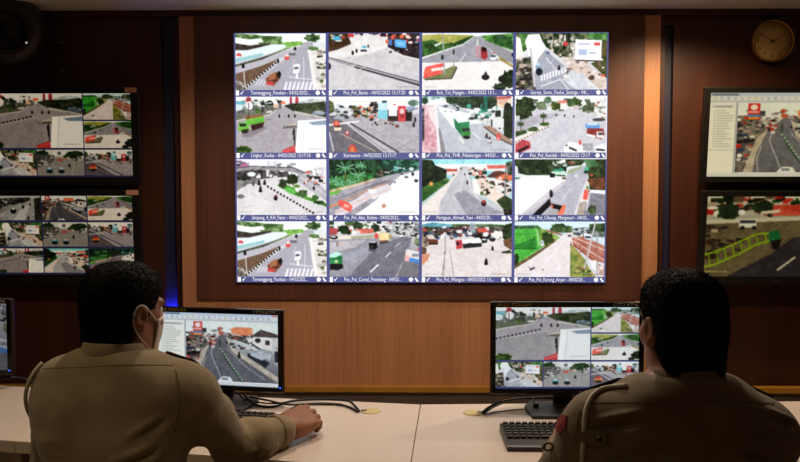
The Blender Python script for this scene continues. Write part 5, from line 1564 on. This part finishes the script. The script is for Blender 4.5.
def Rz(a): return np.array(Matrix.Rotation(a, 3, 'Z'))
def Rx_(a): return np.array(Matrix.Rotation(a, 3, 'X'))
def Ry_(a): return np.array(Matrix.Rotation(a, 3, 'Y'))


class Head:
    """places points given in head axes: +y the face, +x its right, +z up; origin = middle of the skull"""
    def __init__(s, c, R, k=1.0): s.c, s.R, s.k = np.array(c, float), R, k
    def __call__(s, x, y, z): return s.c + s.R @ (np.array((x, y, z), float) * s.k)


def head_parts(f, H, g=0.0):
    E = lambda c, r, k=0.02, mode='add': f.ell(H(*c), np.array(r) * H.k + g, k, H.R, mode)
    E((0, -.010, .012), (.075, .091, .087), .02)
    E((0, .028, -.035), (.064, .064, .082), .03)
    E((0, .058, -.094), (.034, .03, .024), .03)
    for s_ in (-1, 1):
        f.cone(H(s_ * .052, .0, -.062), H(s_ * .024, .056, -.096), .018, .018, .03)
        E((s_ * .042, .06, -.035), (.022, .02, .022), .02)
        f.cone(H(s_ * .048, .074, .014), H(s_ * .012, .088, .016), .009, .009, .015)
    f.cone(H(0, .088, -.005), H(0, .108, -.04), .008, .013, .014)
    for s_ in (-1, 1):
        E((s_ * .014, .096, -.045), (.009, .011, .008), .008)
        E((s_ * .032, .1, -.006), (.017, .014, .010), .008, 'sub')
        # ears
        Re = H.R @ Rz(s_ * -0.35) @ Rx_(-0.15)
        f.ell(H(s_ * .083, -.016, -.018), (.009, .019, .032), .01, Re)
        f.ell(H(s_ * .092, -.012, -.014), (.006, .011, .018), .005, Re, 'sub')
        f.ell(H(s_ * .082, -.008, -.045), (.007, .009, .011), .008, Re)
    E((0, .091, -.068), (.024, .011, .0055), .006)
    E((0, .089, -.079), (.021, .011, .006), .006)
    E((0, .100, -.0735), (.022, .006, .0016), .003, 'sub')


def hair_obj(H, parent, seed, h=0.005):
    lo, hi = H.c - .17, H.c + .17
    f = Field(lo, hi, h)
    K = H.k
    A = lambda *r: np.array(r) * K
    f.ell(H(0, -.010, .016), A(.081, .097, .092), .02, H.R)
    f.ell(H(0, .03, .060), A(.066, .058, .044), .03, H.R)
    f.ell(H(0, -.03, .045), A(.076, .075, .064), .03, H.R)
    for s_ in (-1, 1):
        f.cone(H(s_ * .034, -.040, -.03), H(s_ * .028, -.043, -.112), .047 * K, .043 * K, .03)
    n = H.R @ np.array((0, .75, -.66))
    f.halfspace(H.c + n * .028, n, .012)
    f.halfspace(H(0, 0, -.133), H.R @ np.array((0, .25, -.97)), .01)
    for s_ in (-1, 1):                            # room around the ears
        f.ell(H(s_ * .098, -.008, -.026), (.026, .024, .036), .008, H.R, 'sub')
    rng = np.random.default_rng(seed)
    ph = rng.random((40, 3)) * 6.28; fr = rng.normal(size=(40, 3)) * 330
    def shape(V, N):
        d = np.zeros(len(V))
        for k in range(40): d += np.sin(V @ fr[k] + ph[k, 0])
        return 0.0009 * d / 4.5
    o = field_obj('hair', f, M['hair'], parent, shape)
    # short tufts standing off the surface, part of the same mesh
    me = o.data
    V = np.empty(len(me.vertices) * 3); me.vertices.foreach_get('co', V); V = V.reshape(-1, 3)
    N = np.empty(len(me.vertices) * 3); me.vertices.foreach_get('normal', N); N = N.reshape(-1, 3)
    pick = rng.choice(len(V), min(len(V), 5200), replace=False)
    bm = bmesh.new(); bm.from_mesh(me)
    crown = H(0, -.05, .115)
    for i in pick:
        p, n_ = V[i], N[i]
        flow = p - crown; flow -= n_ * (flow @ n_); flow /= np.linalg.norm(flow) + 1e-9
        up_ = max(0, (n_ @ H.R[:, 2]))
        d = flow * rng.uniform(.5, 1.0) + n_ * rng.uniform(.22, .45 + .35 * up_) + rng.normal(size=3) * .16
        ln = rng.uniform(.005, .010)
        s_ = np.cross(d, n_); s_ /= np.linalg.norm(s_) + 1e-9
        wd = rng.uniform(.0007, .0014)
        b0 = bm.verts.new(p - s_ * wd - n_ * .001); b1 = bm.verts.new(p + s_ * wd - n_ * .001); b2 = bm.verts.new(p + n_ * wd * 1.2)
        tip = bm.verts.new(p + d / np.linalg.norm(d) * ln)
        bm.faces.new((b0, b1, tip)); bm.faces.new((b1, b2, tip)); bm.faces.new((b2, b0, tip))
    bm.to_mesh(me); bm.free()
    me.polygons.foreach_set('use_smooth', [True] * len(me.polygons))
    return o


def finger(f, pts, r0, r1):
    n = len(pts) - 1
    for i in range(n):
        ra = r0 + (r1 - r0) * i / n; rb = r0 + (r1 - r0) * (i + 1) / n
        f.cone(pts[i], pts[i + 1], ra, rb, .003)


def hand_parts(f, wrist, fwd, up, side, curl=0.6, big=1.0):
    """a relaxed hand, palm down; side=+1 puts the thumb towards +lateral (lateral = fwd x up)"""
    fwd = np.array(fwd, float); fwd /= np.linalg.norm(fwd)
    up = np.array(up, float); up -= fwd * (up @ fwd); up /= np.linalg.norm(up)
    lat = np.cross(fwd, up) * side
    P = lambda a, b, c: np.array(wrist) + (fwd * a + lat * b + up * c) * big
    # palm
    f.cone(P(0, 0, 0), P(.03, 0, .002), .027 * big, .027 * big, .02)
    for b, a in ((.029, .088), (.010, .092), (-.010, .088), (-.028, .080)):
        f.cone(P(.02, b * .7, .002), P(a, b, .010), .017 * big, .0125 * big, .016)
    f.ell(P(.055, 0, -.002), np.array((.04, .036, .016)) * big, .02, np.stack([fwd, lat, up], 1))
    # fingers, each with its own length and bend
    for b, a, ln, c in ((.029, .090, .068, curl), (.010, .094, .076, curl * 1.05), (-.010, .090, .070, curl * 1.1), (-.028, .082, .054, curl * 1.2)):
        ang, p = -.25, np.array((a, b, .010)); pts = [P(*p)]
        for seg, bend in ((.46, c), (.30, c * 1.25), (.24, c * .8)):
            p = p + np.array((math.cos(ang), b * 1.2, math.sin(ang))) * ln * seg
            pts.append(P(*p)); ang -= bend
        finger(f, pts, .0098 * big, .0075 * big)
    # thumb leaves the side of the palm near its base
    finger(f, [P(.018, .018, -.006), P(.046, .040, -.008), P(.074, .047, -.010), P(.094, .043, -.018)], .0145 * big, .0085 * big)


def crease_fn(creases, seed, amp=0.0032):
    """folds of the cloth: (a, b, width, depth) grooves with ridges beside them, and a soft waviness"""
    rng = np.random.default_rng(seed)
    fr = rng.normal(size=(14, 3)) * np.array((18, 18, 34)); ph = rng.random(14) * 6.28
    def shape(V, N):
        d = np.zeros(len(V))
        for k in range(14): d += np.sin(V @ fr[k] + ph[k])
        d *= amp / 3.5
        for (a, b, wd, dp) in creases:
            a, b = np.array(a, float), np.array(b, float)
            ba = b - a
            t = np.clip(((V - a) @ ba) / (ba @ ba), 0, 1)
            off = V - (a + t[:, None] * ba)
            r = np.linalg.norm(off, axis=1)
            taper = np.sin(np.clip(t, .02, .98) * PI) ** .6
            d += taper * dp * 2.0 * (-np.exp(-(r / wd) ** 2) + .55 * np.exp(-((r - 1.7 * wd) / (.8 * wd)) ** 2))
        return d
    return shape


def torso_parts(f, B, g=0.0):
    """the trunk from neck to hips; B holds the pose; g grows it for clothing"""
    f.ell((0, B['cy'] , .86), (B['tw'] + g, .125 + g, .25), .04)
    f.ell((0, B['cy'] + .01, .66), (B['tw'] - .012 + g, .132 + g, .20), .06)
    f.ell((0, .0, .53), (.175 + g, .145 + g, .11 + g), .06)
    sh = B['sh']
    for s_ in (-1, 1):
        S_ = np.array(sh[s_])
        f.cone((0, B['cy'] - .005, B['nz'] - .075), S_ + (-.012 * s_, -.005, .0), .070 + g, .058 + g, .05)
        f.cone((s_ * .035, B['cy'] - .012, B['nz'] - .045), S_ + (-.03 * s_, -.012, B['tz']), .040 + g, .048 + g, .05)
        f.ell((s_ * .085, B['cy'] - .055, .93), (.085 + g, .06 + g, .12), .05)      # shoulder blades
        f.ell((s_ * .085, B['cy'] + .06, .93), (.09 + g, .06 + g, .10), .05)        # chest


def arm_parts(f, B, s_, g=0.0, to_wrist=1.0):
    S_, E_, W_ = (np.array(B[k][s_], float) for k in ('sh', 'el', 'wr'))
    f.cone(S_, S_ + (E_ - S_) * .45, .056 + g, .052 + g, .045)
    f.cone(S_ + (E_ - S_) * .45, E_, .052 + g, .041 + g, .02)
    Wt = E_ + (W_ - E_) * to_wrist
    ex = .006 if g > 0 else 0.0                     # sleeves hang fuller on the forearm
    f.cone(E_, E_ + (Wt - E_) * .4, .042 + g + ex * .5, .041 + g + ex, .02)
    f.cone(E_ + (Wt - E_) * .4, Wt, .041 + g + ex, .027 + g + ex, .02)


def leg_parts(f, B, g=0.0):
    for s_ in (-1, 1):
        hip, knee, ank = np.array((s_ * .09, .02, .53)), np.array((s_ * .12, .42, .50)), np.array((s_ * .12, .40, .10))
        f.cone(hip, knee, .082 + g, .058 + g, .04)
        f.cone(knee, knee + (ank - knee) * .35, .056 + g, .054 + g, .03)
        f.cone(knee + (ank - knee) * .35, ank, .054 + g, .036 + g, .03)


def ring_band(name, centers, mat, parent, thick=0.003, n=28):
    """a band through rings of (centre, axis u, axis v): collar and cuffs"""
    bm = bmesh.new()
    rings = []
    for (c, u, v) in centers:
        c, u, v = Vector(c), Vector(u), Vector(v)
        rings.append([bm.verts.new(c + u * math.cos(2 * PI * k / n) + v * math.sin(2 * PI * k / n)) for k in range(n)])
    inner = []
    for (c, u, v) in reversed(centers):
        c, u, v = Vector(c), Vector(u), Vector(v)
        s1 = (u.length - thick) / u.length; s2 = (v.length - thick) / v.length
        inner.append([bm.verts.new(c + u * s1 * math.cos(2 * PI * k / n) + v * s2 * math.sin(2 * PI * k / n)) for k in range(n)])
    al = rings + inner
    for A, Bq in zip(al, al[1:] + al[:1]):
        for k in range(n):
            bm.faces.new((A[k], A[(k + 1) % n], Bq[(k + 1) % n], Bq[k]))
    return from_bm(name, bm, mat, parent, True)


def bvh_of(o):
    bpy.context.view_layer.update()
    me = o.data
    mw = o.matrix_world
    V = [mw @ v.co for v in me.vertices]
    return BVHTree.FromPolygons(V, [tuple(p.vertices) for p in me.polygons])


def hit(bvh, px, py, off=0.0):
    """the point of a garment seen at a pixel, lifted off it by off"""
    r = ray(px, py).normalized()
    loc, n, i, d = bvh.ray_cast(CAM, r)
    if loc is None: return None
    if n.dot(r) > 0: n = -n
    return loc + n * off


def local(parent, p):
    return parent.matrix_world.inverted() @ p


def strip(name, bvh, pix, r, mat, parent, off=0.0005, n=6):
    P = [hit(bvh, x, y, off) for x, y in pix]
    P = [local(parent, p) for p in P if p is not None]
    return tube(name, spline(P, 4), r, mat, parent, n)


def person(name, loc, rz, B, label, shirt_mat, creases, seed, mask=False):
    t = empty(name, loc, rz, label, 'person', 'seated officers')
    bpy.context.view_layer.update()
    H = Head(B['head'], Rz(B['hyaw']) @ Rx_(B['hpitch']), B['hk'])
    xs = [B[k][s_][0] for k in ('sh', 'el', 'wr') for s_ in (-1, 1)]
    ys = [B[k][s_][1] for k in ('sh', 'el', 'wr') for s_ in (-1, 1)]
    lo = (min(xs) - .16, -.22, 0.0 - .02); hi = (max(xs) + .2, max(max(ys) + .24, .62), H.c[2] + .13)
    # body: one continuous surface from head to feet
    f = Field(lo, hi, .0048)
    torso_parts(f, B, -.014)
    for s_ in (-1, 1): arm_parts(f, B, s_, -.010)
    leg_parts(f, B, -.012)
    for s_ in (-1, 1):
        f.cone((s_ * .12, .38, .06), (s_ * .13, .52, .035), .034, .028, .03)
    f.cone((0, B['cy'] - .01, B['nz'] - .06), H(0, -.022, -.06), .062, .056, .03)
    head_parts(f, H)
    for s_ in (-1, 1):
        W_, E_ = np.array(B['wr'][s_], float), np.array(B['el'][s_], float)
        fw = B['hand'][s_]
        hand_parts(f, W_, fw, B['hup'][s_], -s_, B['curl'], B.get('hbig', 1.0))
    field_obj('body', f, M['skin'], t, None, 1)
    # shirt
    f = Field((lo[0], lo[1], .44), (hi[0], hi[1], B['nz'] + .06), .0056)
    torso_parts(f, B, .008)
    for s_ in (-1, 1): arm_parts(f, B, s_, .009, .93)
    f.halfspace((0, B['cy'], B['nz'] + .004), np.array((0, .12, .99)), .012)
    f.halfspace((0, 0, .52), np.array((0, 0, -1.0)), .01)
    shirt = field_obj('shirt', f, shirt_mat, t, crease_fn(creases, seed), 2)
    # collar, cuffs
    c = np.array((0, B['cy'] - .008, B['nz'] - .004))
    up_ = np.array((0, .10, .99))
    ring_band('collar', [(c - up_ * .030, (.074, 0, 0), (0, .068, -.008)), (c + up_ * .002, (.075, 0, 0), (0, .069, -.008)), (c + up_ * .020, (.071, 0, 0), (0, .066, -.008)), (c + up_ * .023, (.069, 0, 0), (0, .064, -.008))], shirt_mat, t, .004)
    for s_ in (-1, 1):
        W_, E_ = Vector(B['wr'][s_]), Vector(B['el'][s_])
        ax = (W_ - E_).normalized(); u = ax.cross(Vector((0, 0, 1))).normalized(); v = u.cross(ax)
        p0 = E_ + (W_ - E_) * .76; p1 = E_ + (W_ - E_) * .98
        ring_band('cuff', [(p0, u * .0485, v * .0485), (p0 + ax * .004, u * .0505, v * .0505), (p1 - ax * .004, u * .0445, v * .043), (p1, u * .0435, v * .042)], shirt_mat, t, .004)
    # trousers and shoes
    f = Field((-.3, -.22, .05), (.3, .62, .66), .009)
    f.ell((0, .0, .53), (.178, .148, .115), .06)
    leg_parts(f, B, .006)
    f.halfspace((0, 0, .60), np.array((0, 0, 1.0)), .01)
    field_obj('trousers', f, M['trouser'], t, None, 2)
    for s_ in (-1, 1):
        f = Field((s_ * .125 - .08, .28, -.02), (s_ * .125 + .08, .64, .17), .007)
        f.cone((s_ * .12, .365, .05), (s_ * .13, .53, .036), .046, .040, .03)
        f.cone((s_ * .12, .385, .06), (s_ * .12, .39, .13), .046, .045, .02)
        f.halfspace((0, 0, .002), np.array((0, 0, -1.0)), .008)
        field_obj('shoe', f, M['shoe'], t, None, 1)
    hair_obj(H, t, seed)
    for s_ in (-1, 1):
        bm = bmesh.new()
        bmesh.ops.create_uvsphere(bm, u_segments=14, v_segments=10, radius=.0118)
        ec = Vector(H(s_ * .032, .0795, -.006))
        for v in bm.verts: v.co += ec
        ey = from_bm('eye', bm, M['eye'], t, True)
        bm = bmesh.new()
        bmesh.ops.create_uvsphere(bm, u_segments=12, v_segments=8, radius=.0056)
        ic = Vector(H(s_ * .032, .0868, -.006))
        for v in bm.verts: v.co += ic
        from_bm('iris', bm, M['black'], ey, True)
        bm = bmesh.new()
        bm_tube(bm, [Vector(H(s_ * (.014 + .01 * k), .0945 - .0011 * k * k * 1.6, .017 + .003 * math.sin(k * .8))) for k in range(5)], [.0022, .0036, .0036, .003, .0012], 6)
        from_bm('eyebrow', bm, M['hair'], t, True)
    if mask:
        bm = bmesh.new()
        rows, n = 9, 22
        G = []
        for j in range(rows):
            v = j / (rows - 1)
            z = -.012 - .108 * v
            bulge = math.sin(min(1, v * 1.15 + .12) * PI) ** .7 if v < .75 else math.sin(min(1, v * 1.15 + .12) * PI) ** .7
            ringv = []
            for i in range(n + 1):
                u = (i / n * 2 - 1)
                a = u * 1.30
                wx = .073 - .012 * v
                nose = math.exp(-(u / .16) ** 2) * (.018 * math.exp(-((v - .3) / .35) ** 2))
                x = wx * math.sin(a)
                y = .028 + (.068 + .010 * bulge + nose - .004 * v) * math.cos(a)
                zz = z + .016 * (abs(u) ** 1.6) * (1 - 2 * v) * -1 * .9
                ringv.append(bm.verts.new(H(x, y, zz)))
            G.append(ringv)
        for j in range(rows - 1):
            for i in range(n):
                bm.faces.new((G[j][i], G[j][i + 1], G[j + 1][i + 1], G[j + 1][i]))
        mk = from_bm('face_mask', bm, M['mask'], t, True)
        so = mk.modifiers.new('thickness', 'SOLIDIFY'); so.thickness = .0022; so.offset = 1
        for s_ in (-1, 1):
            pts = [H(s_ * .070, .044, -.030), H(s_ * .080, .012, -.002), H(s_ * .087, -.010, .012), H(s_ * .086, -.028, .008), H(s_ * .083, -.036, -.016), H(s_ * .081, -.027, -.046), H(s_ * .075, .0, -.076), H(s_ * .062, .036, -.100)]
            tube('ear_loop', spline(pts, 5), .0022, M['mask'], mk, 6)
    return t, shirt, H


def board(t, c, ax, n_, ln=.125, w0=.028, w1=.022, th=.014):
    """a stiff shoulder board lying along ax"""
    ax = Vector(ax).normalized(); n_ = Vector(n_); n_ = (n_ - ax * n_.dot(ax)).normalized(); s_ = ax.cross(n_)
    c = Vector(c)
    bm = bmesh.new()
    out = [(-ln / 2, w0), (ln / 2 - .014, w1), (ln / 2, 0)]
    poly = [(-ln / 2, -w0), (ln / 2 - .014, -w1), (ln / 2, 0), (ln / 2 - .014, w1), (-ln / 2, w0)]
    A = [bm.verts.new(c + ax * p[0] + s_ * p[1]) for p in poly]
    Bv = [bm.verts.new(c + ax * p[0] + s_ * p[1] * .94 + n_ * th) for p in poly]
    bm.faces.new(A[::-1]); bm.faces.new(Bv)
    for i in range(5): bm.faces.new((A[i], A[(i + 1) % 5], Bv[(i + 1) % 5], Bv[i]))
    o = from_bm('shoulder_board', bm, M['board'], t)
    bm = bmesh.new()
    q = Matrix((s_, ax, n_)).transposed().to_4x4()
    bm_lathe(bm, [(0, .004), (.004, .0035), (.006, 0)], 12, Matrix.Translation(c + ax * (ln / 2 - .02) + n_ * th) @ q)
    from_bm('button', bm, M['gold'], o, True)
    return o


def to_local(loc, rz, p):
    p = np.array(p, float) - np.array(loc, float)
    return Rz(-rz) @ p


# ---- left officer
L1, R1 = (-0.695, 1.88, 0.0), math.radians(-9)
hc = at(124, 307.5, 1.90)
tl = lambda p: tuple(to_local(L1, R1, p))
wrR = on_z(285, 430, DZ + .043)
elR = (-.462, 2.045, DZ + .052)
B1 = dict(tw=.160, tz=.010, hk=.955, cy=-.01, nz=1.085, sh={-1: (-.129, -.005, .986), 1: (.172, .010, .978)},
          el={-1: (-.245, .09, .745), 1: tl(elR)}, wr={-1: (-.06, .33, DZ + .05), 1: tl(wrR)},
          hand={-1: (.5, .8, -.05), 1: tuple(Rz(-R1) @ np.array((.50, .86, .06)))}, hup={-1: (0, 0, 1), 1: tuple(Rz(-R1) @ np.array((.38, -.36, .85)))}, curl=.66, hbig=1.12,
          head=tl(hc), hyaw=math.radians(-24), hpitch=math.radians(-4))
cr1 = [((.19, -.11, .90), (.05, -.15, .84), .010, .006), ((.19, -.10, .86), (.06, -.15, .78), .010, .005), ((.19, -.10, .96), (.10, -.14, .90), .010, .005),
       ((-.16, -.12, .84), (.02, -.16, .80), .012, .005), ((-.14, -.12, .74), (.14, -.13, .72), .014, .006), ((-.17, -.08, .92), (-.06, -.14, .88), .010, .004)]
e_, w__ = np.array(B1['el'][1]), np.array(B1['wr'][1])
s1_ = np.array(B1['sh'][1])
for k, tt in enumerate((.12, .3, .5)):
    c_ = e_ + (w__ - e_) * tt
    cr1.append((c_ + (-.05, -.02, .05), c_ + (.05, -.02, -.03), .008, .006))
for tt in (.55, .72, .88):
    c_ = s1_ + (e_ - s1_) * tt
    cr1.append((c_ + (-.06, -.03, .03), c_ + (.05, .03, -.0), .009, .006))
p1, shirt1, H1 = person('person', L1, R1, B1, 'seated officer at left in khaki shirt and white face mask, hand on the desk', M['shirt'], cr1, 3, True)

# ---- right officer
L2, R2 = (0.568, 1.66, 0.0), math.radians(4)
hc2 = at(680.5, 321, 1.672)
tl2 = lambda p: tuple(to_local(L2, R2, p))
B2 = dict(tw=.186, tz=-.002, hk=.935, cy=-.01, nz=1.075, sh={-1: (-.184, .0, .966), 1: (.178, .0, .950)},
          el={-1: (-.25, .13, .745), 1: (.25, .12, .745)}, wr={-1: (-.13, .42, DZ + .05), 1: (.14, .42, DZ + .05)},
          hand={-1: (.35, .93, -.05), 1: (-.3, .94, -.05)}, hup={-1: (0, 0, 1), 1: (0, 0, 1)}, curl=.45,
          head=tl2(hc2), hyaw=math.radians(9), hpitch=math.radians(-3))
cr2 = [((-.20, -.09, .93), (-.05, -.15, .98), .012, .006), ((-.20, -.10, .88), (-.04, -.16, .92), .014, .005), ((.20, -.09, .90), (.06, -.15, .96), .012, .006),
       ((-.12, -.15, .84), (.12, -.15, .83), .014, .006), ((.21, -.06, .98), (.12, -.12, 1.02), .010, .004), ((-.21, -.06, .98), (-.12, -.12, 1.02), .010, .005)]
p2, shirt2, H2 = person('person', L2, R2, B2, 'seated officer at right in khaki shirt darkened for shade, seen from behind', M['shirt2'], cr2, 4, False)

# ---- uniform details, laid onto the shirts
bv1, bv2 = bvh_of(shirt1), bvh_of(shirt2)
# back yoke seams, side seams and armhole seams
strip('yoke_seam', bv1, [(x, 366 + 0.012 * abs(x - 110) + 1.5 * math.sin(x * .03)) for x in range(38, 178, 5)], .0006, M['seam'], p1)
strip('armhole_seam', bv1, [(170, 356), (176, 372), (180, 392), (179, 412), (175, 432)], .0009, M['seam'], p1)
strip('yoke_seam', bv2, [(x, 402 + 0.012 * abs(x - 680)) for x in range(582, 780, 6)], .0006, M['seam'], p2)
strip('armhole_seam', bv2, [(588, 396), (580, 412), (577, 430), (580, 452)], .0009, M['seam'], p2)


def top_hit(bvh, x, y):
    loc, n, i, d = bvh.ray_cast(Vector((x, y, 2.0)), Vector((0, 0, -1)))
    return loc, n


def shoulder(t, bvh, a, b, fwd=.0):
    """board from near the neck (b) to the arm (a), both on plan in the person's axes"""
    mw = t.matrix_world
    A = mw @ Vector((a[0], a[1], 0)); Bp = mw @ Vector((b[0], b[1], 0))
    pa, na = top_hit(bvh, A.x, A.y); pb, nb = top_hit(bvh, Bp.x, Bp.y)
    mid, nm = top_hit(bvh, (A.x + Bp.x) / 2, (A.y + Bp.y) / 2)
    im = mw.inverted()
    la, lb, lm = im @ pa, im @ pb, im @ mid
    c = (la + lb) / 2
    c.z = (c.z + lm.z) / 2 - .010
    return board(t, c, lb - la, im.to_3x3() @ nm, (lb - la).length)


for t_, bv, w in ((p1, bv1, .0), (p2, bv2, .02)):
    for s_ in (-1, 1):
        shoulder(t_, bv, (s_ * (.180 + w), .040), (s_ * (.092 + w * .6), .046))

# braided cords round the left shoulders
P = [hit(bv1, 66, 353, .004), hit(bv1, 54, 357, .005), hit(bv1, 44, 365, .007), at(35, 371, 1.845), at(28.5, 383, 1.83), at(25.5, 397, 1.83), at(27.5, 410, 1.85), at(33, 418.5, 1.90), at(40, 420, 1.95)]
P = [local(p1, p) for p in P if p is not None]
tube('shoulder_cord', spline(P, 6), .0046, M['cord'], p1, 8)
P = [hit(bv2, x, y, .004) for x, y in ((628, 386.5), (612, 388.5), (601, 391), (592.5, 397), (587.5, 407), (585.5, 420), (585, 437), (583.5, 452), (582, 468), (581, 480))]
P = [local(p2, p) for p in P if p is not None]
tube('shoulder_cord', spline(P, 6), .0046, M['cord2'], p2, 8)


def patch(name, bvh, t, outline, mat, th=.004):
    """a flat tab following the cloth, with its own thickness"""
    lo_ = [hit(bvh, x, y, .0015) for x, y in outline]
    hi_ = [hit(bvh, x, y, .0015 + th) for x, y in outline]
    if any(p is None for p in lo_): return None
    cx = sum(p[0] for p in outline) / len(outline); cy = sum(p[1] for p in outline) / len(outline)
    cl, chh = hit(bvh, cx, cy, .0015), hit(bvh, cx, cy, .0015 + th)
    bm = bmesh.new()
    A = [bm.verts.new(local(t, p)) for p in lo_]; Bv = [bm.verts.new(local(t, p)) for p in hi_]
    ca, cb = bm.verts.new(local(t, cl)), bm.verts.new(local(t, chh))
    n = len(A)
    for i in range(n):
        j = (i + 1) % n
        bm.faces.new((A[j], A[i], ca)); bm.faces.new((Bv[i], Bv[j], cb)); bm.faces.new((A[i], A[j], Bv[j], Bv[i]))
    return from_bm(name, bm, mat, t)


tb = patch('cord_tab', bv2, p2, [(583, 432), (590, 430), (598, 430.5), (604, 432), (607, 437), (606, 443), (601, 446), (594, 444), (586, 441), (583, 440)], M['shirt2'], .0095)
if tb:
    c = local(p2, hit(bv2, 601, 437.5, .012))
    lathe('button', [(0, .003), (.004, .003), (.0055, 0), (.0055, -.003)], M['board'], tb, 14, Matrix.Translation(c) @ RX)
tb = patch('cord_tab', bv1, p1, [(31.5, 367), (36, 364), (40, 366), (40, 372), (36, 375), (32, 374)], M['seam'], .012)
# red patch and strap loop on the right officer's left sleeve
rb = patch('sleeve_patch', bv2, p2, [(558, 421), (563, 415), (568, 416), (566, 428), (560, 434), (557, 429)], M['red_patch'], .002)
c = hit(bv2, 552, 447, .006)
if c is not None:
    c = local(p2, c)
    tube('sleeve_loop', [c + Vector((.010 * math.cos(a) - .004, -.004, .008 * math.sin(a))) for a in [2 * PI * k / 16 for k in range(16)]], .0028, M['shirt2'], p2, 6, True)


# ------------------------------------------------------------------ swivel chairs under the officers
def chair(loc, rz, label):
    t = empty('swivel_chair', loc, rz, label, 'chair', 'swivel chairs under the officers')
    bm = bmesh.new()
    bm_box(bm, (-.23, -.20, .37), (.23, .24, .425), .02, 3)
    from_bm('seat', bm, M['chair'], t)
    lathe('column', [(.028, .09), (.028, .22), (.02, .22), (.02, .37)], M['dark_grey'], t, 16)
    for k in range(5):
        a = 2 * PI * k / 5 + .3
        u = Vector((math.cos(a), math.sin(a), 0))
        lg = tube('leg', [u * .02 + Vector((0, 0, .11)), u * .16 + Vector((0, 0, .09)), u * .29 + Vector((0, 0, .07))], [.024, .02, .014], M['black'], t, 8)
        s_ = u.cross(Vector((0, 0, 1)))
        bm = bmesh.new()
        q = Matrix((u, Vector((0, 0, 1)), s_)).transposed().to_4x4()
        bm_lathe(bm, [(0, -.022), (.026, -.022), (.030, -.016), (.030, .016), (.026, .022), (0, .022)], 16, Matrix.Translation(u * .29 + Vector((0, 0, .0302))) @ q)
        from_bm('caster', bm, M['black'], lg, True)
    return t


chair((L1[0], L1[1], 0), R1, 'black swivel chair under the left officer')
chair((L2[0], L2[1], 0), R2, 'black swivel chair under the right officer')
